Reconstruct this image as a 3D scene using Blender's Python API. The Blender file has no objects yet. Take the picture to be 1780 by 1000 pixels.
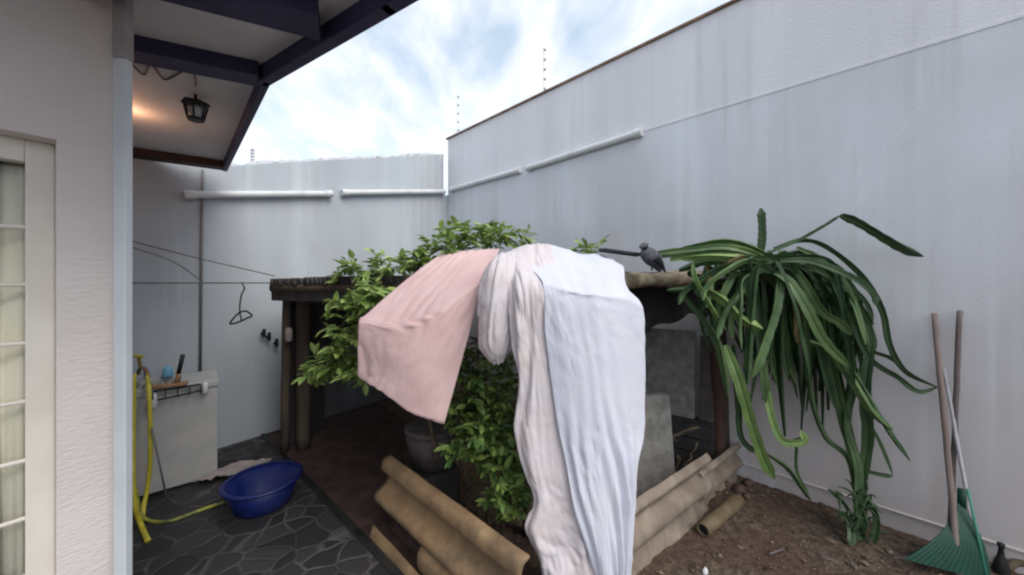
import bpy, math, random
from mathutils import Vector, Matrix, noise
random.seed(11)
SC = bpy.context.scene
COL = SC.collection
R = math.radians
# ------------------------------------------------------------------ camera
F, CX, HY, H = 620.0, 890.0, 484.0, 1.6
cam = bpy.data.objects.new("camera", bpy.data.cameras.new("camera"))
COL.objects.link(cam)
cam.location = (0, 0, H)
cam.rotation_euler = (R(90), 0, 0)
cam.data.sensor_width = 36
cam.data.lens = 36 * F / 1780
cam.data.shift_y = -(500 - HY) / 1780
cam.data.clip_start = 0.05
cam.data.clip_end = 500
SC.camera = cam
# ------------------------------------------------------------------ sky and sun
SUN_EL, SUN_AZ = R(50), R(138)          # azimuth measured from +Y towards +X
w = bpy.data.worlds.new("World"); SC.world = w
w.use_nodes = True
nt = w.node_tree; N = nt.nodes; L = nt.links
for n in list(N): N.remove(n)
out = N.new('ShaderNodeOutputWorld'); bg = N.new('ShaderNodeBackground')
sky = N.new('ShaderNodeTexSky'); sky.sky_type = 'NISHITA'; sky.sun_disc = False
sky.sun_elevation = SUN_EL; sky.sun_rotation = SUN_AZ
sky.air_density = 1.0; sky.dust_density = 0.8; sky.ozone_density = 1.2
tc = N.new('ShaderNodeTexCoord'); sep = N.new('ShaderNodeSeparateXYZ')
L.new(tc.outputs['Generated'], sep.inputs[0])
mz = N.new('ShaderNodeMath'); mz.operation = 'ADD'; mz.inputs[1].default_value = 0.22
L.new(sep.outputs['Z'], mz.inputs[0])
mzz = N.new('ShaderNodeMath'); mzz.operation = 'MAXIMUM'; mzz.inputs[1].default_value = 0.08
L.new(mz.outputs[0], mzz.inputs[0])
dx = N.new('ShaderNodeMath'); dx.operation = 'DIVIDE'
dy = N.new('ShaderNodeMath'); dy.operation = 'DIVIDE'
L.new(sep.outputs['X'], dx.inputs[0]); L.new(mzz.outputs[0], dx.inputs[1])
L.new(sep.outputs['Y'], dy.inputs[0]); L.new(mzz.outputs[0], dy.inputs[1])
cmb = N.new('ShaderNodeCombineXYZ')
L.new(dx.outputs[0], cmb.inputs[0]); L.new(dy.outputs[0], cmb.inputs[1])
mp = N.new('ShaderNodeMapping'); mp.inputs['Rotation'].default_value = (0, 0, R(62))
mp.inputs['Scale'].default_value = (3.0, 1.7, 1)
L.new(cmb.outputs[0], mp.inputs[0])
cn = N.new('ShaderNodeTexNoise'); cn.inputs['Scale'].default_value = 1.5
cn.inputs['Detail'].default_value = 7; cn.inputs['Roughness'].default_value = 0.55
cn.inputs['Distortion'].default_value = 0.35
L.new(mp.outputs[0], cn.inputs['Vector'])
cr = N.new('ShaderNodeMapRange'); cr.inputs[1].default_value = 0.36; cr.inputs[2].default_value = 0.74
cr.inputs[3].default_value = 0.12; cr.inputs[4].default_value = 1.0
L.new(cn.outputs[0], cr.inputs[0])
# clouds thicken towards the horizon
hz = N.new('ShaderNodeMapRange'); hz.inputs[1].default_value = 0.22; hz.inputs[3].default_value = 0.55; hz.inputs[4].default_value = 0.0
L.new(sep.outputs['Z'], hz.inputs[0])
mx0 = N.new('ShaderNodeMath'); mx0.operation = 'ADD'; mx0.use_clamp = True
L.new(cr.outputs[0], mx0.inputs[0]); L.new(hz.outputs[0], mx0.inputs[1])
sc1 = N.new('ShaderNodeVectorMath'); sc1.operation = 'SCALE'; sc1.inputs['Scale'].default_value = 1.6
tnt = N.new('ShaderNodeVectorMath'); tnt.operation = 'MULTIPLY'; tnt.inputs[1].default_value = (1.05, 1.16, 0.98)
L.new(sky.outputs[0], tnt.inputs[0]); L.new(tnt.outputs[0], sc1.inputs[0])
mix = N.new('ShaderNodeMix'); mix.data_type = 'RGBA'
L.new(mx0.outputs[0], mix.inputs[0]); L.new(sc1.outputs[0], mix.inputs[6])
mix.inputs[7].default_value = (6.4, 6.75, 7.4, 1)
L.new(mix.outputs[2], bg.inputs[0]); bg.inputs[1].default_value = 0.1
L.new(bg.outputs[0], out.inputs[0])
sun = bpy.data.objects.new("sun", bpy.data.lights.new("sun", 'SUN')); COL.objects.link(sun)
sun.data.energy = 1.7; sun.data.angle = R(45); sun.data.color = (1.0, 0.93, 0.86)
sd = Vector((math.sin(SUN_AZ) * math.cos(SUN_EL), math.cos(SUN_AZ) * math.cos(SUN_EL), math.sin(SUN_EL)))
sun.rotation_euler = sd.to_track_quat('Z', 'Y').to_euler()
SC.view_settings.view_transform = 'Standard'; SC.view_settings.look = 'None'
SC.view_settings.gamma = 1.0; SC.view_settings.exposure = 0.66
SC.cycles.filter_width = 2.2

# ------------------------------------------------------------------ helpers
def at(px, py, d): return Vector(((px - CX) / F * d, d, H - (py - HY) / F * d))
def gd(py): return H * F / (py - HY)
def wd(px): return 2917.6 / (px - 272)                 # distance of the tall wall along a direction
def bd(px): return 5.21 / (0.731 + (CX - px) / F)       # distance of the back wall
def hd(px): return 2.40 / (0.731 + (CX - px) / F)       # distance of the house wall

def tag(o, label=None, cat=None, group=None, kind=None):
    if label: o['label'] = label
    if cat: o['category'] = cat
    if group: o['group'] = group
    if kind: o['kind'] = kind
    return o
def empty(name, loc=(0, 0, 0)):
    o = bpy.data.objects.new(name, None); COL.objects.link(o); o.location = loc
    o.empty_display_size = 0.1
    return o
class Fr:
    def __init__(s, o=(0, 0, 0), x=(1, 0, 0), z=(0, 0, 1)):
        s.o = Vector(o); s.x = Vector(x).normalized(); z = Vector(z)
        s.y = z.cross(s.x).normalized(); s.z = s.x.cross(s.y).normalized()
    def __call__(s, x, y, z): return s.o + s.x * x + s.y * y + s.z * z
W0 = Fr()
def catmull(pts, n):
    pts = [Vector(p) for p in pts]
    if len(pts) == 2: return [pts[0].lerp(pts[1], i / n) for i in range(n + 1)]
    P = [pts[0] * 2 - pts[1]] + pts + [pts[-1] * 2 - pts[-2]]
    m = len(pts) - 1; res = []
    for i in range(n + 1):
        t = i / n * m; k = min(int(t), m - 1); t -= k
        a, b, c, d = P[k:k + 4]
        res.append(0.5 * ((2 * b) + (c - a) * t + (2 * a - 5 * b + 4 * c - d) * t * t + (3 * b - a - 3 * c + d) * t ** 3))
    return res
class MB:
    def __init__(s): s.v = []; s.f = []
    def box(s, x0, x1, y0, y1, z0, z1, fr=W0):
        b = len(s.v)
        for z in (z0, z1):
            for (x, y) in ((x0, y0), (x1, y0), (x1, y1), (x0, y1)): s.v.append(fr(x, y, z))
        for q in ((3, 2, 1, 0), (4, 5, 6, 7), (0, 1, 5, 4), (1, 2, 6, 5), (2, 3, 7, 6), (3, 0, 4, 7)):
            s.f.append([b + i for i in q])
        return s
    def prism(s, poly, z0, z1):
        b = len(s.v); n = len(poly)
        zt = z1 if isinstance(z1, (list, tuple)) else [z1] * n
        zb = z0 if isinstance(z0, (list, tuple)) else [z0] * n
        for i, p in enumerate(poly): s.v.append(Vector((p[0], p[1], zb[i])))
        for i, p in enumerate(poly): s.v.append(Vector((p[0], p[1], zt[i])))
        s.f.append([b + i for i in range(n)][::-1]); s.f.append([b + n + i for i in range(n)])
        for i in range(n): s.f.append([b + i, b + (i + 1) % n, b + n + (i + 1) % n, b + n + i])
        return s
    def tube(s, pts, r, n=8, cap=True, prof=None, twist=0.0, side=None):
        pts = [Vector(p) for p in pts]; m = len(pts); b = len(s.v)
        t0 = (pts[1] - pts[0]).normalized()
        u = side or (Vector((0, 0, 1)) if abs(t0.z) < 0.9 else Vector((1, 0, 0)))
        u = (u - t0 * u.dot(t0)).normalized()
        for i, p in enumerate(pts):
            t = (pts[min(i + 1, m - 1)] - pts[max(i - 1, 0)])
            t = t.normalized() if t.length > 1e-9 else t0
            u = (u - t * u.dot(t)); u = u.normalized() if u.length > 1e-6 else Vector((1, 0, 0)); v = t.cross(u)
            rr = r(i / (m - 1)) if callable(r) else (r[i] if isinstance(r, (list, tuple)) else r)
            for k in range(n):
                a = 2 * math.pi * k / n + twist * i
                q = prof[k] if prof else 1.0
                s.v.append(p + (u * math.cos(a) + v * math.sin(a)) * rr * q)
        for i in range(m - 1):
            for k in range(n):
                a0 = b + i * n + k; a1 = b + i * n + (k + 1) % n
                s.f.append([a0, a1, a1 + n, a0 + n])
        if cap:
            s.f.append([b + k for k in range(n)][::-1]); s.f.append([b + (m - 1) * n + k for k in range(n)])
        return s
    def lathe(s, prof, n=32, fr=W0, closed=True):
        b = len(s.v)
        for (r, z) in prof:
            for k in range(n):
                a = 2 * math.pi * k / n
                s.v.append(fr(r * math.cos(a), r * math.sin(a), z))
        for i in range(len(prof) - 1):
            for k in range(n):
                a0 = b + i * n + k; a1 = b + i * n + (k + 1) % n
                s.f.append([a0, a1, a1 + n, a0 + n])
        if closed:
            s.f.append([b + k for k in range(n)][::-1]); s.f.append([b + (len(prof) - 1) * n + k for k in range(n)])
        return s
    def grid(s, rows):
        b = len(s.v); m = len(rows[0])
        for r in rows: s.v.extend(Vector(p) for p in r)
        for i in range(len(rows) - 1):
            for k in range(m - 1):
                a = b + i * m + k; s.f.append([a, a + 1, a + m + 1, a + m])
        return s
    def build(s, name, mat, parent=None, smooth=False, solid=0, bevel=0, loc=None):
        me = bpy.data.meshes.new(name)
        org = Vector((0, 0, 0))
        if parent is not None: org = parent_world(parent)
        elif loc is not None: org = Vector(loc)
        elif s.v:
            mn = Vector([min(v[i] for v in s.v) for i in range(3)]); mxx = Vector([max(v[i] for v in s.v) for i in range(3)])
            org = Vector(((mn.x + mxx.x) / 2, (mn.y + mxx.y) / 2, mn.z))
        me.from_pydata([tuple(v - org) for v in s.v], [], s.f); me.update()
        if smooth:
            me.polygons.foreach_set('use_smooth', [True] * len(me.polygons))
        me.materials.append(mat)
        o = bpy.data.objects.new(name, me); COL.objects.link(o)
        if parent is not None: o.parent = parent; o.location = (0, 0, 0)
        else: o.location = org
        if solid:
            m = o.modifiers.new('solid', 'SOLIDIFY'); m.thickness = solid; m.offset = 0
        if bevel:
            m = o.modifiers.new('bevel', 'BEVEL'); m.width = bevel; m.segments = 2; m.limit_method = 'ANGLE'; m.angle_limit = R(40)
        return o
def parent_world(o):
    v = Vector((0, 0, 0))
    while o is not None: v += o.location; o = o.parent
    return v

# ------------------------------------------------------------------ materials
def mat(name, c, c2=None, scale=6, rough=0.85, bump=0.0, bscale=40, stretch=(1, 1, 1), detail=5, spec=0.3,
        island=0.0, lo=0.35, hi=0.65, sub=0.0, bstretch=None, c3=None, s3=1.2, metallic=0, bdist=0.01):
    m = bpy.data.materials.new(name); m.use_nodes = True
    t = m.node_tree; n = t.nodes; l = t.links
    p = n['Principled BSDF']; p.inputs['Roughness'].default_value = rough
    p.inputs['Specular IOR Level'].default_value = spec; p.inputs['Metallic'].default_value = metallic
    tc = n.new('ShaderNodeTexCoord')
    col = None
    if c2 is not None:
        mp = n.new('ShaderNodeMapping'); mp.inputs['Scale'].default_value = stretch
        l.new(tc.outputs['Object'], mp.inputs[0])
        no = n.new('ShaderNodeTexNoise'); no.inputs['Scale'].default_value = scale; no.inputs['Detail'].default_value = detail
        l.new(mp.outputs[0], no.inputs['Vector'])
        r = n.new('ShaderNodeMapRange'); r.inputs[1].default_value = lo; r.inputs[2].default_value = hi
        l.new(no.outputs[0], r.inputs[0])
        mx = n.new('ShaderNodeMix'); mx.data_type = 'RGBA'
        mx.inputs[6].default_value = (*c, 1); mx.inputs[7].default_value = (*c2, 1)
        l.new(r.outputs[0], mx.inputs[0]); col = mx.outputs[2]
    if c3 is not None:
        no3 = n.new('ShaderNodeTexNoise'); no3.inputs['Scale'].default_value = s3; no3.inputs['Detail'].default_value = 3
        l.new(tc.outputs['Object'], no3.inputs['Vector'])
        r3 = n.new('ShaderNodeMapRange'); r3.inputs[1].default_value = 0.45; r3.inputs[2].default_value = 0.68
        r3.inputs[4].default_value = 0.8
        l.new(no3.outputs[0], r3.inputs[0])
        mx3 = n.new('ShaderNodeMix'); mx3.data_type = 'RGBA'; mx3.inputs[7].default_value = (*c3, 1)
        l.new(col, mx3.inputs[6]); l.new(r3.outputs[0], mx3.inputs[0]); col = mx3.outputs[2]
    if island:
        g = n.new('ShaderNodeNewGeometry'); r2 = n.new('ShaderNodeMapRange')
        r2.inputs[3].default_value = 1 - island; r2.inputs[4].default_value = 1 + island
        l.new(g.outputs['Random Per Island'], r2.inputs[0])
        vm = n.new('ShaderNodeVectorMath'); vm.operation = 'SCALE'
        if col is None:
            rgb = n.new('ShaderNodeRGB'); rgb.outputs[0].default_value = (*c, 1); col = rgb.outputs[0]
        l.new(col, vm.inputs[0]); l.new(r2.outputs[0], vm.inputs['Scale']); col = vm.outputs[0]
    if col is None: p.inputs['Base Color'].default_value = (*c, 1)
    else: l.new(col, p.inputs['Base Color'])
    if bump:
        mb = n.new('ShaderNodeMapping'); mb.inputs['Scale'].default_value = bstretch or stretch
        l.new(tc.outputs['Object'], mb.inputs[0])
        nb = n.new('ShaderNodeTexNoise'); nb.inputs['Scale'].default_value = bscale; nb.inputs['Detail'].default_value = 6
        l.new(mb.outputs[0], nb.inputs['Vector'])
        bu = n.new('ShaderNodeBump'); bu.inputs['Strength'].default_value = bump; bu.inputs['Distance'].default_value = bdist
        l.new(nb.outputs[0], bu.inputs['Height']); l.new(bu.outputs[0], p.inputs['Normal'])
    if sub:
        tr = n.new('ShaderNodeBsdfTranslucent'); ms = n.new('ShaderNodeMixShader'); ms.inputs[0].default_value = sub
        if col is not None: l.new(col, tr.inputs[0])
        else: tr.inputs[0].default_value = (*c, 1)
        l.new(p.outputs[0], ms.inputs[1]); l.new(tr.outputs[0], ms.inputs[2])
        l.new(ms.outputs[0], n['Material Output'].inputs[0])
    return m
M = {}
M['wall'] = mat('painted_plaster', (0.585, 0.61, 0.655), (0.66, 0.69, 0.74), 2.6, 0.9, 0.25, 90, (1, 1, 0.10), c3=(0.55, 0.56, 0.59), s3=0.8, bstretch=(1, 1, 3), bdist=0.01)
def foot_dirt(m, col, h):
    t = m.node_tree; n = t.nodes; l = t.links; p = n['Principled BSDF']; src = p.inputs['Base Color'].links[0].from_socket
    tc = n.new('ShaderNodeTexCoord'); sp = n.new('ShaderNodeSeparateXYZ'); l.new(tc.outputs['Object'], sp.inputs[0])
    no = n.new('ShaderNodeTexNoise'); no.inputs['Scale'].default_value = 1.6; no.inputs['Detail'].default_value = 6; l.new(tc.outputs['Object'], no.inputs['Vector'])
    a = n.new('ShaderNodeMath'); a.operation = 'MULTIPLY_ADD'; a.inputs[1].default_value = -1.6; l.new(no.outputs[0], a.inputs[0]); l.new(sp.outputs[2], a.inputs[2])
    r = n.new('ShaderNodeMapRange'); r.inputs[1].default_value = -.9; r.inputs[2].default_value = h; r.inputs[3].default_value = .85; r.inputs[4].default_value = 0; l.new(a.outputs[0], r.inputs[0])
    mx = n.new('ShaderNodeMix'); mx.data_type = 'RGBA'; l.new(r.outputs[0], mx.inputs[0]); l.new(src, mx.inputs[6]); mx.inputs[7].default_value = (*col, 1)
    l.new(mx.outputs[2], p.inputs['Base Color'])
foot_dirt(M['wall'], (0.50, 0.435, 0.415), 1.7)
M['wall_up'] = mat('painted_plaster_upper', (0.63, 0.635, 0.67), (0.71, 0.71, 0.745), 2.6, 0.9, 0.3, 50, (1, 1, 0.10), bstretch=(1, 1, 3), bdist=0.01)
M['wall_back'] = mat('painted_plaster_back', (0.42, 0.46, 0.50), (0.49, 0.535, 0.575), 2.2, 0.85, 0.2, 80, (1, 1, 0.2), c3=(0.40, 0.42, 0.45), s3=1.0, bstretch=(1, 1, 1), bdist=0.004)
M['house'] = mat('textured_render', (0.67, 0.61, 0.585), (0.74, 0.68, 0.655), 3, 0.95, 0.38, 42, (1, 1, 1), bstretch=(1, 1, 2.6), bdist=0.012)
M['coping'] = mat('coping_clay', (0.16, 0.10, 0.07), (0.28, 0.2, 0.14), 8, 0.9, 0.4, 30)
M['pvc'] = mat('white_pvc', (0.68, 0.69, 0.70), (0.52, 0.52, 0.53), 5, 0.45, 0.0, lo=0.45, hi=0.8)
M['white_metal'] = mat('white_painted_metal', (0.66, 0.70, 0.74), (0.56, 0.60, 0.64), 4, 0.5, 0.1, 20)
M['grey_metal'] = mat('grey_metal', (0.30, 0.28, 0.28), (0.38, 0.35, 0.34), 9, 0.6)
M['cream'] = mat('cream_window_paint', (0.82, 0.78, 0.71), (0.74, 0.69, 0.62), 5, 0.5, 0.1, 20)
M['curtain'] = mat('pale_curtain', (0.82, 0.79, 0.62), (0.86, 0.83, 0.70), 5, 0.9, 0.1, 60)
M['dark_wood'] = mat('dark_stained_wood', (0.028, 0.026, 0.072), (0.045, 0.04, 0.095), 6, 0.6, 0.3, 25, (1, 1, 1))
M['brown_wood'] = mat('brown_stained_wood', (0.035, 0.02, 0.018), (0.06, 0.035, 0.03), 8, 0.7, 0.3, 25)
M['ceiling'] = mat('white_ceiling_board', (0.58, 0.58, 0.60), (0.68, 0.67, 0.69), 3, 0.7, 0.2, 40)
M['black'] = mat('black_plastic', (0.012, 0.012, 0.014), (0.03, 0.03, 0.03), 12, 0.45)
M['wire'] = mat('grey_wire', (0.12, 0.12, 0.13), (0.2, 0.2, 0.2), 12, 0.6)
M['conduit'] = mat('grey_conduit', (0.17, 0.165, 0.17), (0.23, 0.22, 0.22), 12, 0.6)
M['glassy'] = mat('frosted_glass', (0.5, 0.5, 0.5), (0.6, 0.6, 0.6), 5, 0.15, spec=0.6)
M['concrete'] = mat('tub_concrete', (0.40, 0.40, 0.40), (0.48, 0.47, 0.46), 5, 0.8, 0.25, 50, c3=(0.36, 0.36, 0.34), s3=2)
M['slab'] = mat('rough_concrete', (0.17, 0.165, 0.155), (0.27, 0.26, 0.24), 14, 0.95, 0.6, 45)
M['fibro'] = mat('fibre_cement', (0.21, 0.13, 0.07), (0.33, 0.225, 0.125), 7, 0.9, 0.5, 60, c3=(0.15, 0.10, 0.065), s3=4)
M['fibro_grey'] = mat('grey_fibre_cement', (0.19, 0.15, 0.12), (0.31, 0.255, 0.21), 7, 0.9, 0.5, 60, c3=(0.13, 0.105, 0.09), s3=4)
M['roof_tile'] = mat('weathered_roofing', (0.04, 0.036, 0.036), (0.085, 0.08, 0.075), 9, 0.95, 0.4, 40)
M['post'] = mat('weathered_post', (0.06, 0.045, 0.035), (0.11, 0.085, 0.065), 10, 0.9, 0.6, 30, (1, 1, 0.15))
M['post_red'] = mat('reddish_post', (0.07, 0.04, 0.032), (0.12, 0.08, 0.065), 10, 0.9, 0.6, 30, (1, 1, 0.15))
M['log'] = mat('bark_log', (0.14, 0.11, 0.07), (0.30, 0.26, 0.20), 16, 0.95, 0.8, 40)
M['bamboo'] = mat('old_bamboo', (0.12, 0.085, 0.05), (0.19, 0.14, 0.09), 8, 0.7, 0.3, 30)
M['blue'] = mat('blue_plastic', (0.002, 0.010, 0.095), (0.003, 0.015, 0.14), 8, 0.42, 0.1, 20, spec=0.5, c3=(0.02, 0.028, 0.12), s3=9)
M['hose'] = mat('yellow_hose', (0.50, 0.42, 0.03), (0.62, 0.55, 0.06), 12, 0.4, spec=0.5)
M['hose_green'] = mat('braided_hose', (0.42, 0.42, 0.06), (0.10, 0.12, 0.04), 26, 0.45, spec=0.5)
M['brass'] = mat('brass', (0.30, 0.18, 0.05), (0.4, 0.26, 0.08), 14, 0.4, metallic=0.6)
M['wood'] = mat('light_wood', (0.28, 0.15, 0.08), (0.38, 0.22, 0.13), 10, 0.7, 0.2, 30)
M['pole'] = mat('old_pole_wood', (0.20, 0.15, 0.135), (0.30, 0.24, 0.22), 10, 0.8, 0.3, 30, (1, 1, 0.2))
M['pole_dark'] = mat('dark_pole_wood', (0.10, 0.08, 0.08), (0.19, 0.16, 0.15), 10, 0.8, 0.3, 30, (1, 1, 0.2))
M['pole_white'] = mat('white_rod', (0.42, 0.40, 0.44), (0.55, 0.54, 0.56), 10, 0.5)
M['rake'] = mat('green_plastic', (0.006, 0.045, 0.030), (0.009, 0.060, 0.038), 8, 0.5, 0.1, 30, spec=0.4)
M['teal'] = mat('pale_green_rod', (0.05, 0.22, 0.15), (0.08, 0.28, 0.2), 8, 0.5)
M['rag'] = mat('grey_rag', (0.26, 0.23, 0.22), (0.36, 0.32, 0.31), 9, 0.95, 0.3, 60)
M['pink'] = mat('pink_cotton', (0.80, 0.56, 0.55), (0.86, 0.64, 0.63), 5, 0.95, 0.35, 260, sub=0.25, bdist=0.004)
M['creamcloth'] = mat('cream_pink_cotton', (0.78, 0.70, 0.70), (0.80, 0.75, 0.79), 6, 0.95, 0.3, 120, sub=0.25, bdist=0.004)
M['whitecloth'] = mat('white_cotton', (0.70, 0.72, 0.83), (0.76, 0.765, 0.85), 4, 0.95, 0.2, 120, sub=0.2, bdist=0.003)
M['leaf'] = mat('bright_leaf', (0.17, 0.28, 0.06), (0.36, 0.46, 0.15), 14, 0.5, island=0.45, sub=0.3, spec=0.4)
M['leaf_dark'] = mat('dark_shrub_leaf', (0.05, 0.11, 0.03), (0.21, 0.29, 0.07), 10, 0.5, island=0.5, sub=0.25, spec=0.4)  # dark green shrub leaves, tone varies at random per leaf
M['stem'] = mat('woody_stem', (0.07, 0.055, 0.035), (0.12, 0.09, 0.06), 20, 0.9, 0.4, 40)
M['cactus'] = mat('cactus_green', (0.025, 0.058, 0.02), (0.06, 0.11, 0.036), 7, 0.5, 0.2, 30, spec=0.45, c3=(0.03, 0.07, 0.03), s3=3)
M['cactus_light'] = mat('cactus_light_green', (0.10, 0.18, 0.05), (0.17, 0.26, 0.08), 9, 0.45, 0.2, 30, spec=0.45)
M['bird'] = mat('grey_feather', (0.06, 0.06, 0.075), (0.13, 0.13, 0.155), 20, 0.8, 0.2, 60)
M['birddark'] = mat('dark_feather', (0.02, 0.02, 0.03), (0.035, 0.035, 0.05), 20, 0.7)
M['lilac'] = mat('lilac_plastic', (0.3, 0.28, 0.55), (0.36, 0.34, 0.6), 8, 0.4)
M['cyan'] = mat('light_blue_plastic', (0.16, 0.38, 0.58), (0.2, 0.44, 0.62), 8, 0.4)
M['whiteplastic'] = mat('white_plastic', (0.66, 0.66, 0.68), (0.58, 0.58, 0.6), 8, 0.4)
M['clay'] = mat('grey_clay_pot', (0.07, 0.062, 0.055), (0.11, 0.095, 0.085), 10, 0.9, 0.4, 40)
M['ins'] = mat('insulator_grey', (0.55, 0.54, 0.56), (0.65, 0.64, 0.66), 9, 0.5)
M['rod'] = mat('fence_rod', (0.78, 0.78, 0.8), (0.72, 0.72, 0.74), 9, 0.4)
M['shade_panel_dark'] = mat('shade_panel_dark_grey', (0.10, 0.10, 0.11), (0.14, 0.14, 0.15), 6, 0.9, 0.3, 30)
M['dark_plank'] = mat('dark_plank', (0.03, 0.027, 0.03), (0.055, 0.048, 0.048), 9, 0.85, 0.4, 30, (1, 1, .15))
M['soil'] = mat('brown_soil', (0.055, 0.039, 0.028), (0.155, 0.115, 0.085), 22, 0.98, 0.9, 70, detail=9, c3=(0.095, 0.052, 0.04), s3=2.2, bdist=0.02)
M['litter'] = mat('dry_litter', (0.09, 0.065, 0.045), (0.17, 0.125, 0.09), 20, 0.95, island=0.6)
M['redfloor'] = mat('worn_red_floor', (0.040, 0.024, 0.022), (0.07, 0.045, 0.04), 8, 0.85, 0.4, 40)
# crazy paving: dark stones, paler joints
m = bpy.data.materials.new('crazy_paving'); m.use_nodes = True
n = m.node_tree.nodes; l = m.node_tree.links; p = n['Principled BSDF']
tc = n.new('ShaderNodeTexCoord'); nz = n.new('ShaderNodeTexNoise'); nz.inputs['Scale'].default_value = 3.5
l.new(tc.outputs['Object'], nz.inputs['Vector'])
mxv = n.new('ShaderNodeMix'); mxv.data_type = 'VECTOR'; mxv.inputs[0].default_value = 0.12
l.new(tc.outputs['Object'], mxv.inputs[4]); l.new(nz.outputs['Color'], mxv.inputs[5])
vo = n.new('ShaderNodeTexVoronoi'); vo.feature = 'DISTANCE_TO_EDGE'; vo.inputs['Scale'].default_value = 7.5
vc = n.new('ShaderNodeTexVoronoi'); vc.inputs['Scale'].default_value = 7.5
l.new(mxv.outputs[1], vo.inputs['Vector']); l.new(mxv.outputs[1], vc.inputs['Vector'])
rr = n.new('ShaderNodeMapRange'); rr.inputs[1].default_value = 0.01; rr.inputs[2].default_value = 0.075
rr.inputs[3].default_value = 1; rr.inputs[4].default_value = 0
l.new(vo.outputs['Distance'], rr.inputs[0])
n2 = n.new('ShaderNodeTexNoise'); n2.inputs['Scale'].default_value = 6; l.new(tc.outputs['Object'], n2.inputs['Vector'])
mm = n.new('ShaderNodeMath'); mm.operation = 'MULTIPLY'; n2r = n.new('ShaderNodeMapRange'); n2r.inputs[1].default_value = .40; n2r.inputs[2].default_value = .68; n2r.inputs[3].default_value = .12; n2.inputs['Detail'].default_value = 8; l.new(n2.outputs[0], n2r.inputs[0]); n2.inputs['Scale'].default_value = 4
l.new(rr.outputs[0], mm.inputs[0]); l.new(n2r.outputs[0], mm.inputs[1])
sp = n.new('ShaderNodeSeparateColor'); l.new(vc.outputs['Color'], sp.inputs[0])
ms = n.new('ShaderNodeMix'); ms.data_type = 'RGBA'; l.new(sp.outputs[0], ms.inputs[0])
ms.inputs[6].default_value = (0.016, 0.015, 0.017, 1); ms.inputs[7].default_value = (0.04, 0.037, 0.041, 1)
mj = n.new('ShaderNodeMix'); mj.data_type = 'RGBA'; l.new(mm.outputs[0], mj.inputs[0])
l.new(ms.outputs[2], mj.inputs[6]); mj.inputs[7].default_value = (0.12, 0.112, 0.112, 1)
l.new(mj.outputs[2], p.inputs['Base Color']); p.inputs['Roughness'].default_value = 0.75
bu = n.new('ShaderNodeBump'); bu.inputs['Strength'].default_value = 0.6; bu.inputs['Distance'].default_value = 0.01; bu.invert = True
l.new(rr.outputs[0], bu.inputs['Height']); l.new(bu.outputs[0], p.inputs['Normal'])
M['paving'] = m

def streaks(m, col, amt, off=0.0, sc=16):
    t = m.node_tree; n = t.nodes; l = t.links; p = n['Principled BSDF']; src = p.inputs['Base Color'].links[0].from_socket
    tc = n.new('ShaderNodeTexCoord'); mp = n.new('ShaderNodeMapping'); mp.inputs['Scale'].default_value = (1, 1, .035); mp.inputs['Location'].default_value = (off, off, 0); l.new(tc.outputs['Object'], mp.inputs[0])
    a = n.new('ShaderNodeTexNoise'); a.inputs['Scale'].default_value = sc; a.inputs['Detail'].default_value = 4; l.new(mp.outputs[0], a.inputs['Vector'])
    b = n.new('ShaderNodeTexNoise'); b.inputs['Scale'].default_value = 1.3; b.inputs['Detail'].default_value = 4; l.new(tc.outputs['Object'], b.inputs['Vector'])
    r = n.new('ShaderNodeMapRange'); r.inputs[1].default_value = .50; r.inputs[2].default_value = .72; l.new(a.outputs[0], r.inputs[0])
    r2 = n.new('ShaderNodeMapRange'); r2.inputs[1].default_value = .40; r2.inputs[2].default_value = .65; r2.inputs[4].default_value = amt; l.new(b.outputs[0], r2.inputs[0])
    u = n.new('ShaderNodeMath'); u.operation = 'MULTIPLY'; l.new(r.outputs[0], u.inputs[0]); l.new(r2.outputs[0], u.inputs[1])
    mx = n.new('ShaderNodeMix'); mx.data_type = 'RGBA'; l.new(u.outputs[0], mx.inputs[0]); l.new(src, mx.inputs[6]); mx.inputs[7].default_value = (*col, 1)
    l.new(mx.outputs[2], p.inputs['Base Color'])
for k, a_ in (('wall', .4), ('wall_up', .3), ('wall_back', .45)): streaks(M[k], (.43, .415, .42), a_)
for k, a_ in (('wall', .35), ('wall_back', .28)): streaks(M[k], (.74, .79, .82), a_, 7.3, 9)
for k, a_ in (('fibro', .8), ('fibro_grey', .8)): streaks(M[k], (.10, .085, .06), a_)
# ------------------------------------------------------------------ ground
g = MB().grid([[(x, y, -0.02) for x in (-60, 60)] for y in (-60, 60)]).build('ground', M['soil'], loc=(0, 0, -0.02))
tag(g, 'bare brown earth of the yard', kind='structure')
KA = at(470, 770, gd(770)); KB = at(690, 1000, gd(1000)); kd = (KB - KA).normalized()
K0 = KA - kd * 0.6; K1 = KB + kd * 3
pav = MB().prism([(-7, -3), (K1.x, K1.y), (K0.x, K0.y), (-7, 6)], -0.1, 0.0)
# reach: polygon left of the joint line
pav = MB().prism([(-7, -3), (K1.x, -3), (K1.x, K1.y), (K0.x, K0.y), (K0.x - 0.4, 6), (-7, 6)], -0.1, 0.0)
o = pav.build('paved_floor', M['paving'], loc=(0, 0, 0)); tag(o, 'dark irregular stone paving with pale joints', kind='structure')
perp = Vector((kd.y, -kd.x, 0))
if perp.x < 0: perp = -perp
a = K0; b_ = K1
kf = Fr((K0.x, K0.y, 0), kd)
o = MB().box(0, (K1 - K0).length, -0.02, 0.025, -0.05, 0.012, kf).build('kerb_strip', M['black'], bevel=0.004, loc=(0, 0, 0))
tag(o, 'dark narrow strip edging the stone paving', kind='structure')
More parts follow.
